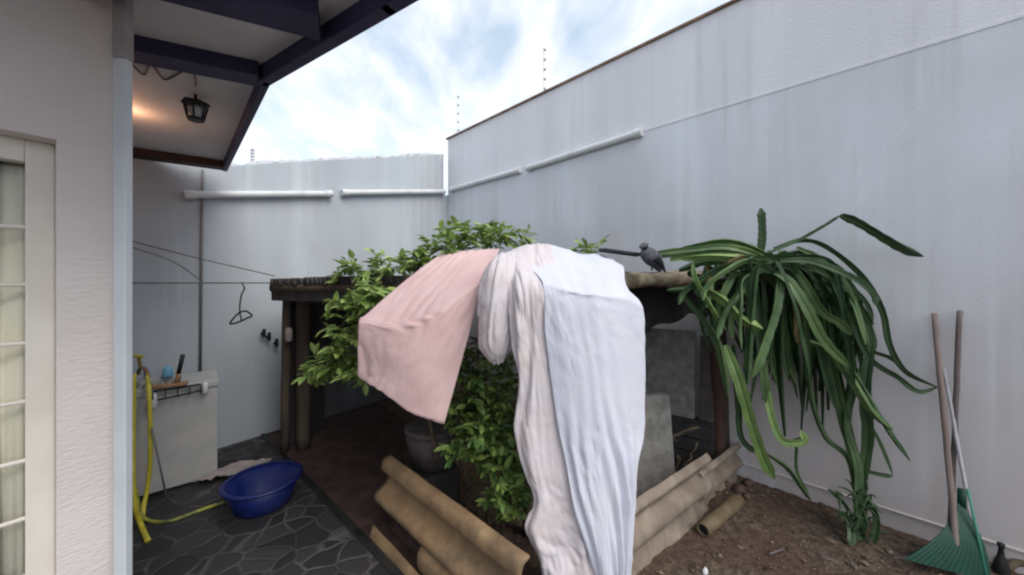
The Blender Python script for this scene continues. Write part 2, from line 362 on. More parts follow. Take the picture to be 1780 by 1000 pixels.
# shaded red floor next to the strip
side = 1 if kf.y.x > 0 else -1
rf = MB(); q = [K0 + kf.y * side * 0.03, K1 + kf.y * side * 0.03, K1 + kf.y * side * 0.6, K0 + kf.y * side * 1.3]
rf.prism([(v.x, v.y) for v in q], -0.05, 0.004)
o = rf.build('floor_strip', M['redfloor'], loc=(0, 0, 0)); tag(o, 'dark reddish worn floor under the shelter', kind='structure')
# soil relief
rows = []
for j in range(150):
    y = -0.5 + j * 0.042; r = []
    for i in range(150):
        x = -0.9 + i * 0.038
        h = 0.016 * noise.noise(Vector((x * 3, y * 3, 0))) + 0.014 * noise.noise(Vector((x * 14, y * 14, 3))) + 0.008 * noise.noise(Vector((x * 40, y * 40, 7)))
        t = (Vector((x, y, 0)) - K0).dot(kf.y * side)
        h = h + 0.012 if t > 0.5 else -0.06
        r.append((x, y, h))
    rows.append(r)
o = MB().grid(rows).build('soil', M['soil'], smooth=True, loc=(0, 0, 0)); tag(o, 'lumpy brown bare soil beside the tall wall', kind='structure')
# litter
lit = MB(); rnd = random.Random(5)
for i in range(650):
    px = rnd.uniform(1080, 1760); py = rnd.uniform(830, 1040)
    d = gd(py)
    if d > wd(px) - 0.03: continue
    c = at(px, py, d); c.z = 0.014 + rnd.uniform(0, 0.01)
    a = rnd.uniform(0, 6.28); s = rnd.uniform(0.003, 0.012) if i % 9 else rnd.uniform(.014, .026); e = rnd.uniform(0.25, 1)
    u = Vector((math.cos(a), math.sin(a), rnd.uniform(-.3, .3))) * s; v = Vector((-math.sin(a), math.cos(a), rnd.uniform(-.3, .3))) * s * e
    b = len(lit.v); lit.v += [c - u, c - v, c + u, c + v, c + Vector((0, 0, s * .6))]
    lit.f += [[b, b + 1, b + 4], [b + 1, b + 2, b + 4], [b + 2, b + 3, b + 4], [b + 3, b, b + 4]]
o = lit.build('leaf_litter', M['litter'], loc=(0, 0, 0)); tag(o, 'dry crumbs and leaf scraps scattered over the soil', 'litter', kind='stuff')

# ------------------------------------------------------------------ tall wall
C = Vector((-1.03, 5.73, 0)); u1 = Vector((0.997, -1.0, 0)).normalized()
tw = Fr(C, u1)                                  # local x along wall towards the viewer's right, local y away/left normal
ysgn = 1 if tw.y.dot(Vector((0, 1, 0))) > 0 else -1      # direction away from the camera
def yb(a, b): return (min(a * ysgn, b * ysgn), max(a * ysgn, b * ysgn))
root = empty('boundary_wall', C)
tag(root, 'tall blue-grey plastered boundary wall with thin brown coping', 'wall')
LW = 10.0
y0, y1 = yb(0, 0.18)
MB().box(0, LW, y0, y1, -0.3, 3.02, tw).build('wall_face', M['wall'], root)
y0, y1 = yb(0.003, 0.178)
MB().box(0, LW, y0, y1, 3.02, 3.83, tw).build('upper_wall_face', M['wall_up'], root)
y0, y1 = yb(-0.02, 0.2)
MB().box(-0.03, LW, y0, y1, 3.83, 3.855, tw).build('coping', M['coping'], root, bevel=0.004)
y0, y1 = yb(-0.004, 0.0)
MB().box(3.05, LW, y0, y1, 3.008, 3.030, tw).build('ledge', M['wall_up'], root, bevel=0.004)
y0, y1 = yb(-0.012, 0.0)
MB().box(3.9, LW, y0, y1, 0.118, 0.132, tw).build('base_ledge', M['wall'], root, bevel=0.004)
# ------------------------------------------------------------------ back wall
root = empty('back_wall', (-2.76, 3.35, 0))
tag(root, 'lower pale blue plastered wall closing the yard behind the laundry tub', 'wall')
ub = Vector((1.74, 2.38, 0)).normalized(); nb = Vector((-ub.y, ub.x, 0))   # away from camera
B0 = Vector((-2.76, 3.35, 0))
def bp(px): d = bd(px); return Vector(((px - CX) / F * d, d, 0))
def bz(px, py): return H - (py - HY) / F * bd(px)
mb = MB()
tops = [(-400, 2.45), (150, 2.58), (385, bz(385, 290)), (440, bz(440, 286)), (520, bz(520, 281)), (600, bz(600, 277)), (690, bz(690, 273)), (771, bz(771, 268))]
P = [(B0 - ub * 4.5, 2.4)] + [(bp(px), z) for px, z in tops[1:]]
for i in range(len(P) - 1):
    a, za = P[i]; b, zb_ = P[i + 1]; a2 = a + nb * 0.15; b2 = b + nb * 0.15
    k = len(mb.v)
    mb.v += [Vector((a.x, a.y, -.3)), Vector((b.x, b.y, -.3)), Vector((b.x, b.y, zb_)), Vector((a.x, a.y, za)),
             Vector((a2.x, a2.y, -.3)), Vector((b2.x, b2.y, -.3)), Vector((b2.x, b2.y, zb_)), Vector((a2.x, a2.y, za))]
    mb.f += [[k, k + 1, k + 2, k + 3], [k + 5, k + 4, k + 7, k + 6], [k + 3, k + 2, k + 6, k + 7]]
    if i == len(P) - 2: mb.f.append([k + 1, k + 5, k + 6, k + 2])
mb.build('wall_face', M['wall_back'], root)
e0 = bp(771); e1 = C
mb = MB().prism([(e0.x, e0.y), (e1.x, e1.y), (e1.x + nb.x * .15, e1.y + nb.y * .15), (e0.x + nb.x * .15, e0.y + nb.y * .15)], -0.3, 2.93)
mb.build('corner_block', M['wall_back'], root)
# rough crest of mortar and broken tile on the wall top
mb = MB(); rnd = random.Random(3)
for i in range(70):
    px = rnd.uniform(395, 765)
    t = (px - 385) / (771 - 385); zz = tops[2][1] + (tops[-1][1] - tops[2][1]) * 0
    for j in range(2, len(tops) - 1):
        if tops[j][0] <= px <= tops[j + 1][0]:
            tt = (px - tops[j][0]) / (tops[j + 1][0] - tops[j][0]); zz = tops[j][1] * (1 - tt) + tops[j + 1][1] * tt
    c = bp(px); f = Fr((c.x, c.y, zz), ub)
    s = rnd.uniform(.03, .09)
    mb.box(-s, s, 0.01, 0.12, -0.03, rnd.uniform(0.002, 0.010), f)
mb.build('crest', M['wall_up'], root)

# ------------------------------------------------------------------ wall pipes
def wall_pipe(p0, p1, label, off):
    root = empty('wall_pipe', p0); tag(root, label, 'pipe', 'white pipes fixed along the two walls')
    a = p0 + off; b = p1 + off; dirv = (b - a).normalized()
    MB().tube([a, b], 0.034, 14).build('pipe', M['pvc'], root, smooth=False)
    for q in (a, b):
        s = 1 if q is a else -1
        MB().tube([q - dirv * 0.01 * s, q + dirv * 0.06 * s], 0.041, 14).build('end_collar', M['pvc'], root)
    return root
offb = -nb * 0.045; offt = Vector((-0.708, -0.706, 0)) * 0.045
def bat(px, py): return at(px, py, bd(px))
def tat(px, py): return at(px, py, wd(px))
wall_pipe(bat(320, 340), bat(572, 338), 'long white pipe on the back wall starting under the roof eave', offb)
wall_pipe(bat(592, 336), bat(768, 334), 'shorter white pipe on the back wall ending at the corner', offb)
wall_pipe(tat(788, 331), tat(908, 297), 'short white pipe on the tall wall next to the corner', offt)
wall_pipe(tat(922, 294), tat(1118, 232), 'long white pipe rising along the tall wall to a raised end', offt)
# conduit
a = bat(351, 296) + offb * 0.45; b = at(347, 645, bd(347)) + offb * 0.45
o = MB().tube([a, b], 0.010, 8).build('conduit', M['conduit'], smooth=True); tag(o, 'thin grey vertical conduit running down the back wall', 'conduit')
# washing wires
def wire(pts, r, label, grp='washing wires strung before the back wall'):
    o = MB().tube(catmull(pts, 16), r, 6).build('washing_wire', M['wire'], smooth=True); tag(o, label, 'wire', grp)
e = 0.06
wire([at(205, 492, bd(205) - .1), at(350, 492, bd(350) - .1), at(486, 492, 3.35)], 0.006, 'level grey washing wire reaching the shelter roof')
wire([at(200, 412, bd(200) - .12), at(340, 448, bd(340) - .12), at(478, 480, 3.3)], 0.005, 'upper sagging washing wire sloping down to the shelter')
wire([at(200, 420, bd(200) - .16), at(300, 455, bd(300) - .2), at(352, 490, bd(352) - .13)], 0.004, 'short loose washing wire dropping to the level wire')
# hanger
hg = empty('clothes_hanger', at(418, 492, 2.98)); tag(hg, 'small black clothes hanger hanging from the washing wire', 'hanger')
D = 2.98
MB().tube(catmull([at(421, 493, D), at(425, 502, D), at(420, 512, D), at(417, 530, D), at(417, 546, D)], 14), 0.006, 6).build('hook', M['black'], hg, smooth=True)
MB().tube(catmull([at(417, 543, D), at(408, 551, D), at(400, 563, D - .02), at(415, 560, D), at(430, 553, D + .03), at(438, 549, D + .04), at(428, 541, D + .02), at(417, 543, D)], 30), 0.0075, 6).build('shoulder_bar', M['black'], hg, smooth=True)
MB().tube([at(417, 545, D), at(420, 558, D)], 0.006, 6).build('strut', M['black'], hg, smooth=True)
# pegs hooked by the shelter
for k, (px, py, nm) in enumerate([(459, 577, 'leftmost dark peg hanging on the wall side of the shelter post'), (468, 583, 'middle dark peg hanging on the wall side of the shelter post'), (481, 594, 'lowest dark peg hanging on the wall side of the shelter post')]):
    d = bd(px) - 0.03
    f = Fr(at(px, py, d), ub)
    o = MB().box(-.014, .014, -.01, .012, -.055, .03, f).box(-.03, -.010, -.008, .010, -.03, .0, f).build('wall_peg', M['black'], bevel=0.004)
    tag(o, nm, 'peg', 'dark pegs by the shelter post')
o = MB().lathe([(0.018, 0), (0.03, 0.01), (0.03, 0.10), (0.018, 0.125)], 14, Fr(at(502, 594, 3.22))).build('white_cup', M['rag'], smooth=True)
tag(o, 'small pale cup hooked on the shelter post', 'cup')

# electric fence
def fence_post(base, h, label, r=0.008):
    root = empty('electric_fence_post', base); tag(root, label, 'fence post', 'electric fence posts on the wall tops')
    MB().tube([base, base + Vector((0, 0, h))], r * .6, 6).build('rod', M['rod'], root)
    for k in range(5):
        z = h * (0.12 + 0.2 * k)
        MB().lathe([(0.010, 0), (0.018, 0.010), (0.018, 0.020), (0.010, 0.030)], 8, Fr(base + Vector((0.015, 0, z)))).build('insulator', M['ins'], root)
    return root
def topt(px):
    d = wd(px); return Vector(((px - CX) / F * (d + .06), d + .06, 3.85))
fence_post(topt(945), 0.60, 'fence rod with five insulators standing on the tall wall')
fence_post(topt(795), 0.66, 'fence rod with five insulators where the two walls meet', 0.007)
c = bp(441) + nb * .07; fence_post(Vector((c.x, c.y, bz(441, 286))), 0.16, 'short thin rod standing on the low back wall')
# ------------------------------------------------------------------ house
HC = Vector((-1.45, 1.30, 0)); uh = Vector((-0.731, -1.0, 0)).normalized()
hf = Fr(HC, uh)
hs = 1 if hf.y.x < 0 else -1                    # local y pointing into the house
def hy(a, b): return (min(a * hs, b * hs), max(a * hs, b * hs))
house = empty('house', HC); tag(house, 'rendered house corner with white barred window, porch post and dark raftered eave', 'house')
ZC = 2.6
x0w = (Vector((hd(98) * (98 - CX) / F, hd(98), 0)) - HC).length; x1w = x0w + 1.1
zt, zb = 2.065, 0.25
mb = MB(); ya, yc = hy(0, 0.16)
mb.box(0, x0w, ya, yc, -0.1, ZC - .002, hf).box(x0w, x1w, ya, yc, zt, ZC - .002, hf).box(x0w, x1w, ya, yc, -0.1, zb, hf).box(x1w, 3.6, ya, yc, -0.1, ZC - .002, hf)
ya, yc = hy(0.16, 3.0); mb.box(0, 0.12, ya, yc, -0.1, ZC - .002, hf)
mb.build('wall', M['house'], house)
win = empty('window', (0, 0, 0)); win.parent = house
def fbox(mbx, x0, x1, d0, d1, z0, z1): a, b = hy(d0 + .05, d1 + .05); return mbx.box(x0, x1, a, b, z0, z1, hf)
mb = MB(); fw = 0.062
fbox(mb, x0w, x0w + fw, .03, .085, zb, zt); fbox(mb, x1w - fw, x1w, .03, .085, zb, zt)
fbox(mb, x0w + fw, x1w - fw, .03, .085, zt - .075, zt); fbox(mb, x0w + fw, x1w - fw, .03, .085, zb, zb + fw)
mb.build('frame', M['cream'], win, bevel=0.004)
for z in (1.772, 1.578, 1.381, 1.184, .985, .79, .595):
    mb = MB(); a, b = hy(.042, .052)
    p0 = hf(x0w + fw - .004, hs * .10, z); p1 = hf(x1w - fw, hs * .10, z)
    MB().tube([p0, p1], 0.007, 8).build('bar', M['cream'], win)
mb = MB(); fbox(mb, x0w + fw, x1w - fw, .092, .096, zb + fw, zt - .05)
gm = bpy.data.materials.new('window_glass'); gm.use_nodes = True
gt = gm.node_tree; gt.nodes.remove(gt.nodes['Principled BSDF'])
ga = gt.nodes.new('ShaderNodeBsdfTransparent'); gb = gt.nodes.new('ShaderNodeBsdfGlossy'); gb.inputs['Roughness'].default_value = .03
gl = gt.nodes.new('ShaderNodeLayerWeight'); gl.inputs[0].default_value = .25; gx = gt.nodes.new('ShaderNodeMixShader')
gt.links.new(gl.outputs['Fresnel'], gx.inputs[0]); gt.links.new(ga.outputs[0], gx.inputs[1]); gt.links.new(gb.outputs[0], gx.inputs[2])
gt.links.new(gx.outputs[0], gt.nodes['Material Output'].inputs[0])
mb.build('pane', gm, win)
rows = []
for j in range(2):
    rows.append([hf(x0w + 0.02 + i * 0.01, hs * (0.172 + 0.014 * math.sin(i * 0.9) + 0.006 * math.sin(i * 2.3)), (zb, zt)[j]) for i in range(112)])
MB().grid(rows).build('curtain', M['curtain'], win, smooth=True, solid=0.003)
# corner post
pf = Fr(at(214, 484, 1.28).to_2d().to_3d(), (1, 0, 0))
MB().box(-.022, .022, -.014, .014, 0, 2.385, pf).build('corner_post', M['white_metal'], house, bevel=0.005)
MB().box(-.024, .024, -.016, .016, 2.385, ZC + .02, pf).build('post_bracket', M['grey_metal'], house, bevel=0.004)
# eave
def ez(px, py, z=ZC): d = (z - H) * F / (HY - py); return Vector(((px - CX) / F * d, d, 0))
E3 = ez(388, 290); E2 = ez(457, 133); E1 = ez(674, 0); E0 = E1 + (E1 - E2).normalized() * 0.9
rd = (ez(388, 290) - ez(232, 268)).normalized(); E4 = E3 - rd * 4.5
poly = [(E3.x, E3.y), (E2.x, E2.y), (E1.x, E1.y), (E0.x, E0.y), (-2.6, -.9), (-6, -2), (E4.x, E4.y)]
MB().prism(poly, ZC + 0.04, ZC + 0.10).build('eave_ceiling', M['ceiling'], house)
def beam(a, b, wdt, z0, z1, m, name='rafter'):
    dv = (b - a); f = Fr((a.x, a.y, 0), dv)
    return MB().box(0, dv.length, -wdt / 2, wdt / 2, z0, z1, f).build(name, m, house, bevel=0.004)
r2a, r2b = ez(235, 88), E2
rdir = (r2b - r2a).normalized()
beam(r2b - rdir * 2.6, r2b - rdir * .01, 0.125, ZC - .03, ZC + .04, M['dark_wood'])
r1b = ez(575, 42); r1a = ez(380, -10, ZC)
beam(r1b - rdir * 2.6, r1b - rdir * .04, 0.165, ZC - .03, ZC + .04, M['dark_wood'])
beam(E3 - rd * 4, E3, 0.13, ZC - .02, ZC + .04, M['brown_wood'])
def edge(a, b, wd_):
    dv = b - a; f = Fr((a.x, a.y, 0), dv)
    MB().box(-.02, dv.length + .02, -.03, wd_ - .03, ZC - .035, ZC + .12, f).build('fascia', M['dark_wood'], house, bevel=0.004)
edge(E2, E3, 0.035); edge(E1, E2, 0.05); edge(E0, E1, 0.05)
# lantern under eave
lp = at(340, 150, 2.02); lp.z = ZC + .04
lan = empty('eave_lantern', Vector((lp.x, lp.y, 2.49))); tag(lan, 'small black caged lantern under the raftered eave', 'lantern')
f = Fr((lp.x, lp.y, 0), rdir)
MB().tube([Vector((lp.x, lp.y, 2.64)), Vector((lp.x, lp.y, 2.60))], 0.008, 6).build('stem', M['black'], lan)
MB().lathe([(0.02, 2.612), (0.062, 2.598), (0.068, 2.585), (0.05, 2.58)], 6, Fr((lp.x, lp.y, 0), rdir)).build('cap', M['black'], lan)
mb = MB()
for k in range(6):
    a = k * math.pi / 3
    t = Vector((lp.x + .055 * math.cos(a), lp.y + .055 * math.sin(a), 2.585)); b = Vector((lp.x + .036 * math.cos(a), lp.y + .036 * math.sin(a), 2.50))
    mb.tube([t, b], .0055, 6)
mb.build('cage', M['black'], lan)
MB().lathe([(0.02, 2.58), (0.035, 2.56), (0.03, 2.52), (0.012, 2.505)], 12, Fr((lp.x, lp.y, 0))).build('globe', M['glassy'], lan, smooth=True)
MB().lathe([(0.036, 2.507), (0.042, 2.50), (0.036, 2.492)], 12, Fr((lp.x, lp.y, 0))).build('bottom_ring', M['black'], lan)
# cable looping along the ceiling
def cz(px, py): d = (ZC + .03 - H) * F / (HY - py); return at(px, py, d)
o = MB().tube(catmull([cz(225, 108), cz(250, 130), cz(262, 112), cz(285, 138), cz(310, 128), cz(325, 120), cz(337, 128), cz(340, 150)], 40), 0.0045, 6).build('lamp_cable', M['black'], smooth=True)
tag(o, 'thin black cable looping along the eave ceiling to the lantern', 'cable')
# lit porch bulb behind the post
bl = Vector(cz(213, 192)); bl.z = ZC + .04
pb = empty('porch_bulb', bl); tag(pb, 'small lit warm bulb under the eave just behind the white post', 'bulb')
MB().lathe([(0.03, -.03), (0.03, 0)], 12, Fr(bl)).build('bulb_holder', M['whiteplastic'], pb)
em = bpy.data.materials.new('lit_bulb'); em.use_nodes = True
ep = em.node_tree.nodes['Principled BSDF']; ep.inputs['Emission Color'].default_value = (1, .55, .25, 1); ep.inputs['Emission Strength'].default_value = 12
MB().lathe([(0.008, -.075), (0.02, -.065), (0.024, -.05), (0.014, -.031)], 12, Fr(bl)).build('bulb', em, pb, smooth=True)
ld = bpy.data.lights.new('bulb_light', 'POINT'); ld.energy = 0.9; ld.color = (1, .5, .28); ld.shadow_soft_size = .03
lo = bpy.data.objects.new('bulb_light', ld); COL.objects.link(lo); lo.location = bl + Vector((0.03, 0.0, -.11))

# ------------------------------------------------------------------ laundry tub
TR = at(378, 832, gd(832)); TL = at(240, 872, gd(872)); TR.z = TL.z = 0
tx = (TR - TL).normalized(); tf = Fr(TR, tx)           # local x: -1.05..0 ; local y: depth away
ts = 1 if tf.y.y > 0 else -1
tub = empty('laundry_tub', TR); tag(tub, 'pale concrete laundry tub on the stone floor against the back wall', 'tub')
def tb(mbx, x0, x1, d0, d1, z0, z1): a, b = sorted((d0 * ts, d1 * ts)); return mbx.box(x0, x1, a, b, z0, z1, tf)
W, Dp, HT = 1.05, 0.42, 0.79
mb = MB()
tb(mb, -W, 0, 0, .045, .03, HT - .05); tb(mb, -W, 0, Dp - .045, Dp, .03, HT - .05)
tb(mb, -W, -W + .045, .045, Dp - .045, .03, HT - .05); tb(mb, -.045, 0, .045, Dp - .045, .03, HT - .05)
tb(mb, -W + .045, -.045, .045, Dp - .045, .46, .50)
mb.build('body', M['concrete'], tub, bevel=0.006)
mb = MB(); tb(mb, -W + .03, -.03, .03, Dp - .03, 0, .028); mb.build('plinth', M['black'], tub)
mb = MB()
tb(mb, -W - .01, .01, -.012, .055, HT - .048, HT); tb(mb, -W - .01, .01, Dp - .055, Dp + .005, HT - .048, HT)
tb(mb, -W - .01, -W + .06, .055, Dp - .055, HT - .048, HT); tb(mb, -.22, .01, .055, Dp - .055, HT - .048, HT)
mb.build('rim', M['concrete'], tub, bevel=0.008)
mb = MB()
for k in range(9): tb(mb, -.62 + .04 * k, -.60 + .04 * k, .06, Dp - .06, HT - .05, HT - .02 - .004 * abs(k - 4))
mb.build('washboard', M['concrete'], tub, bevel=0.004)
def tp(x, d, z): return tf(x, d * ts, z)
# tap
tap = empty('garden_tap', tp(-.40, .38, .86)); tag(tap, 'brass tap with dark handle at the end of the tub behind the hose', 'tap')
T0 = at(247, 640, 2.78)
MB().tube(catmull([at(240, 650, 2.88), at(243, 641, 2.84), at(250, 640, 2.78), at(256, 648, 2.72), at(257, 658, 2.7)], 14), 0.013, 8).build('spout', M['brass'], tap, smooth=True)
MB().tube([at(244, 640, 2.82), at(241, 622, 2.82)], 0.010, 8).build('valve', M['brass'], tap)
MB().tube([at(233, 618, 2.82), at(248, 621, 2.82)], 0.013, 8).build('handle', M['hose'], tap)
# items
it = empty('hand_brush', tp(-.24, .03, HT)); tag(it, 'wooden board brush with upright black handle on the tub rim', 'brush')
f = Fr(at(290, 664, 2.62), tx)
bz_ = HT + .002
b0 = at(258, 666, 2.60); b1 = at(326, 655, 2.72)
f = Fr((b0.x, b0.y, HT + .002), (b1 - b0).to_2d().to_3d())
ln = (b1 - b0).to_2d().length
MB().box(0, ln, -.035, .035, 0, .022, f).build('board', M['wood'], it, bevel=0.005)
h0 = f(ln * .72, 0, .022)
MB().tube([h0, h0 + Vector((.012, 0, .07))], .015, 8).build('neck', M['wood'], it, smooth=True)
MB().tube([h0 + Vector((.012, 0, .07)), h0 + Vector((.045, 0, .21))], .014, 8).build('handle', M['black'], it, smooth=True)
rk = empty('wire_rack', at(300, 680, 2.6)); tag(rk, 'black wire rack hooked over the front edge of the tub', 'rack')
mb = MB(); da = 2.60
r0, r1 = tp(-.36, -.03, HT - .01), tp(-.10, -.03, HT - .01)
MB().tube([r0, r1], .007, 6).build('top_rail', M['black'], rk)
mb = MB()
for k in range(5):
    q = r0.lerp(r1, k / 4); mb.tube(catmull([q, q + (tp(0, -.06, 0) - tp(0, 0, 0)) + Vector((0, 0, -.03)), q + Vector((0, 0, -.07))], 6), .004, 6)
mb.build('basket_wires', M['black'], rk)
MB().tube([r0 + Vector((0, 0, -.07)), r1 + Vector((0, 0, -.05))], .006, 6).build('bottom_rail', M['black'], rk)
def bottle(name, px, py, d, r, h, m, label, cat, z=None):
    c = at(px, py, d)
    if z is not None: c.z = z
    o = MB().lathe([(r * .8, 0), (r, .01), (r, h * .65), (r * .45, h * .82), (r * .4, h)], 14, Fr(c)).build(name, m, smooth=True)
    tag(o, label, cat); return o
tpc = tp(-.075, -.032, .70)
o = MB().lathe([(.014, 0), (.02, .01), (.02, .07), (.012, .09)], 12, Fr(tpc)).build('white_sponge_holder', M['whiteplastic'], smooth=True); tag(o, 'white clip hanging on the tub front right of the rack', 'clip')
tpc = tp(-.36, -.05, .66)
o = MB().lathe([(.014, 0), (.022, .01), (.022, .09), (.012, .11)], 12, Fr(tpc)).build('white_clip', M['whiteplastic'], smooth=True); tag(o, 'white clip hanging on the tub front beside the yellow hose', 'clip')
c = tp(-.30, .36, HT + .002); o = MB().lathe([(.03, 0), (.036, .01), (.03, .06), (.02, .085)], 14, Fr(c)).build('soap_bottle', M['cyan'], smooth=True); tag(o, 'light blue soap bottle on the back rim of the tub', 'bottle')
c = tp(-.42, .385, HT + .002); o = MB().lathe([(.018, 0), (.02, .01), (.02, .08), (.01, .1)], 14, Fr(c)).build('soap_bottle', M['lilac'], smooth=True); tag(o, 'slim lilac bottle on the back rim of the tub', 'bottle')
# hoses
def hose(pts, r, m, label):
    o = MB().tube(catmull(pts, 60), r, 10).build('garden_hose', m, smooth=True); tag(o, label, 'hose')
hose([at(256, 655, 2.66), at(259, 680, 2.50), at(261, 740, 2.46), at(261, 800, 2.46), at(256, 850, 2.46), at(250, 878, gd(895)), at(247, 905, gd(905))], .0135, M['hose'], 'yellow hose hanging from the tap down the tub front')
hose([at(232, 650, 2.36), at(231, 740, 2.33), at(231, 830, 2.28), at(235, 880, 2.26), at(246, 915, gd(920)), at(257, 940, gd(944))], .0145, M['hose'], 'yellow hose running down beside the white post to the floor')
hose([at(236, 850, 2.40), at(242, 888, 2.36), at(258, 905, gd(908)), at(295, 906, gd(909)), at(340, 890, gd(893)), at(392, 872, gd(876))], .011, M['hose_green'], 'braided yellow hose lying across the paving towards the blue basin')
o = MB().tube([at(264, 745, 2.44), at(291, 872, gd(880))], .006, 6).build('thin_stick', M['wire'], smooth=True); tag(o, 'thin grey stick leaning on the tub front', 'stick')

# ------------------------------------------------------------------ blue basin
bc = Vector((-1.765, 2.53, 0.0)); f = Fr(bc)
bas = empty('washing_basin', bc); tag(bas, 'round blue plastic basin on the stone paving', 'basin')
MB().lathe([(.155, .0), (.17, .008), (.222, .172), (.215, .175), (.160, .018), (.0001, .016)], 48, f, closed=False).build('bowl', M['blue'], bas, smooth=True)
MB().lathe([(.215, .169), (.243, .173), (.247, .182), (.236, .190), (.215, .185)], 48, f, closed=False).build('rim', M['blue'], bas, smooth=True)
MB().lathe([(.0001, .002), (.157, .001)], 48, f, closed=False).build('base', M['blue'], bas)
# rag
rows = []
rc = at(408, 822, gd(826)); 
for j in range(24):
    r = []
    for i in range(34):
        x = (i / 33 - .5) * .36; y = (j / 23 - .5) * .24
        z = .03 + .045 * (noise.noise(Vector((x * 9, y * 9, 1))) + .6) * (1 - (2 * i / 33 - 1) ** 2 * .7) + .02 * noise.noise(Vector((x * 25, y * 25, 4)))
        r.append((rc.x + x * .9 + y * .2, rc.y + y + x * .35, max(.006, z)))
    rows.append(r)
o = MB().grid(rows).build('floor_rag', M['rag'], smooth=True, solid=.004); tag(o, 'crumpled pale rag on the floor between tub and basin', 'rag')

# ------------------------------------------------------------------ shelter
sh = empty('garden_shelter', at(527, 780, gd(780))); tag(sh, 'low rustic shelter of posts and corrugated sheets with vine growing on it', 'shelter')
def wob(a, b, n=12, amp=.008, seed=0):
    a = Vector(a); b = Vector(b)
    amp = amp * 1.0
    return [a.lerp(b, i / n) + Vector((noise.noise(Vector((i * .7, seed, 0))), noise.noise(Vector((i * .7, seed, 9))), 0)) * amp for i in range(n + 1)]
pA = at(527, 780, gd(780)); pA.z = 0
MB().tube(wob(pA, pA + Vector((0, 0, 1.50)), seed=1), .058, 12).build('post', M['post'], sh, smooth=True)
pB = Vector((-2.09, 3.28, 0)); MB().tube(wob(pB, pB + Vector((.02, 0, 1.5)), seed=2), .036, 10).build('post', M['post'], sh, smooth=True)
pC = Vector((1.64, 2.83, 0)); MB().tube(wob(pC, pC + Vector((-.02, 0, 1.56)), seed=3), .05, 12).build('post', M['post_red'], sh, smooth=True)
pD = Vector((1.74, 2.90, 0)); MB().tube(wob(pD, pD + Vector((-.05, 0, 1.5)), seed=6), .035, 12).build('post', M['post'], sh, smooth=True)
pE = Vector((.10, 2.22, 0)); MB().tube(wob(pE, pE + Vector((0, 0, 1.56)), seed=5), .035, 12).build('post', M['post'], sh, smooth=True)
RA = Vector((-2.13, 3.22, 1.565)); RB = Vector((.0, 2.12, 1.60)); RC = Vector((1.55, 2.84, 1.62)); RD = Vector((-1.12, 5.4, 1.60))
MB().tube(wob(RA + Vector((-.02, 0, -.055)), RB + Vector((0, 0, -.055)), seed=7), .042, 10).build('beam', M['post'], sh, smooth=True)
MB().tube(wob(RB + Vector((.0, 0, -.03)), RC + Vector((.02, 0, -.02)), 14, .02, seed=8), lambda t: .045 + .022 * t + .01 * math.sin(t * 17), 14).build('log', M['log'], sh, smooth=True)
MB().tube(wob(RA + Vector((0, .05, -.055)), RD + Vector((0, 0, -.05)), seed=9), .04, 10).build('beam', M['post'], sh, smooth=True)
MB().tube(wob(RC + Vector((0, .0, -.06)), RD + Vector((0.1, -.1, -.06)), seed=10), .035, 10).build('beam', M['post'], sh, smooth=True)
for k in range(3):
    q = Vector((-2.13 + .012 * k, 3.36 + .17 * k, 0)); f = Fr(q, ub)
    MB().box(0, .155, -.01, .01, .02, 1.46 - .02 * k, f).build('side_board', M['dark_plank'], sh, bevel=.003)
f = Fr((RA.x, RA.y, 0), RB - RA)
MB().box(0, 2.1, -.03, -.01, 1.40, 1.505, f).build('fascia_board', M['dark_plank'], sh, bevel=.003)
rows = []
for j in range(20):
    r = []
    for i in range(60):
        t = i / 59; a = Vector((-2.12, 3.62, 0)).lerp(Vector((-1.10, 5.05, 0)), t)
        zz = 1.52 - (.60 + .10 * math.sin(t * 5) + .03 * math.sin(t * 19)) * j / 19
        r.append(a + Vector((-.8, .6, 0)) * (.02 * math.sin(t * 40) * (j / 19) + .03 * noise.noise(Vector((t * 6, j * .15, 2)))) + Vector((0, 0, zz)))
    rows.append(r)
MB().grid(rows).build('added_shade_sheet', M['dark_plank'], sh, smooth=True, solid=.003)  # added dark sheet, stands in for the deep shade under the roof
# corrugated sheets, ridges run from the left edge inwards
ns = 5
for s in range(ns):
    rows = []; t0, t1 = s / ns - .006, (s + 1) / ns + .006
    nn = 76
    for i in range(nn + 1):
        t = t0 + (t1 - t0) * i / nn
        a = RA.lerp(RB, t); b = RD.lerp(RC, t)
        z = .030 * math.sin(t * 2.5 / .058 * 2 * math.pi) + .006 * s % .009
        ex = .03 * noise.noise(Vector((t * 30, 0, 5)))
        dirv = (b - a).normalized()
        rows.append([a - dirv * (.05 + ex) + Vector((0, 0, z)), a.lerp(b, .3) + Vector((0, 0, z - .01)), a.lerp(b, .6) + Vector((0, 0, z - .012)), b + Vector((0, 0, z))])
    MB().grid(rows).build('roof_sheet', M['roof_tile'], sh, smooth=True, solid=.007)
o = MB().box(0, .28, -.05, .05, 0, .018, Fr(at(1046, 437, 2.35), at(1105, 445, 2.4) - at(1046, 437, 2.35))).build('dark_board', M['birddark'], bevel=.004)
tag(o, 'thin black board lying on the shelter roof beside the bird', 'board')
for k, (x, y, h) in enumerate([(1060, 452, .02), (1085, 455, .025)]):
    pass
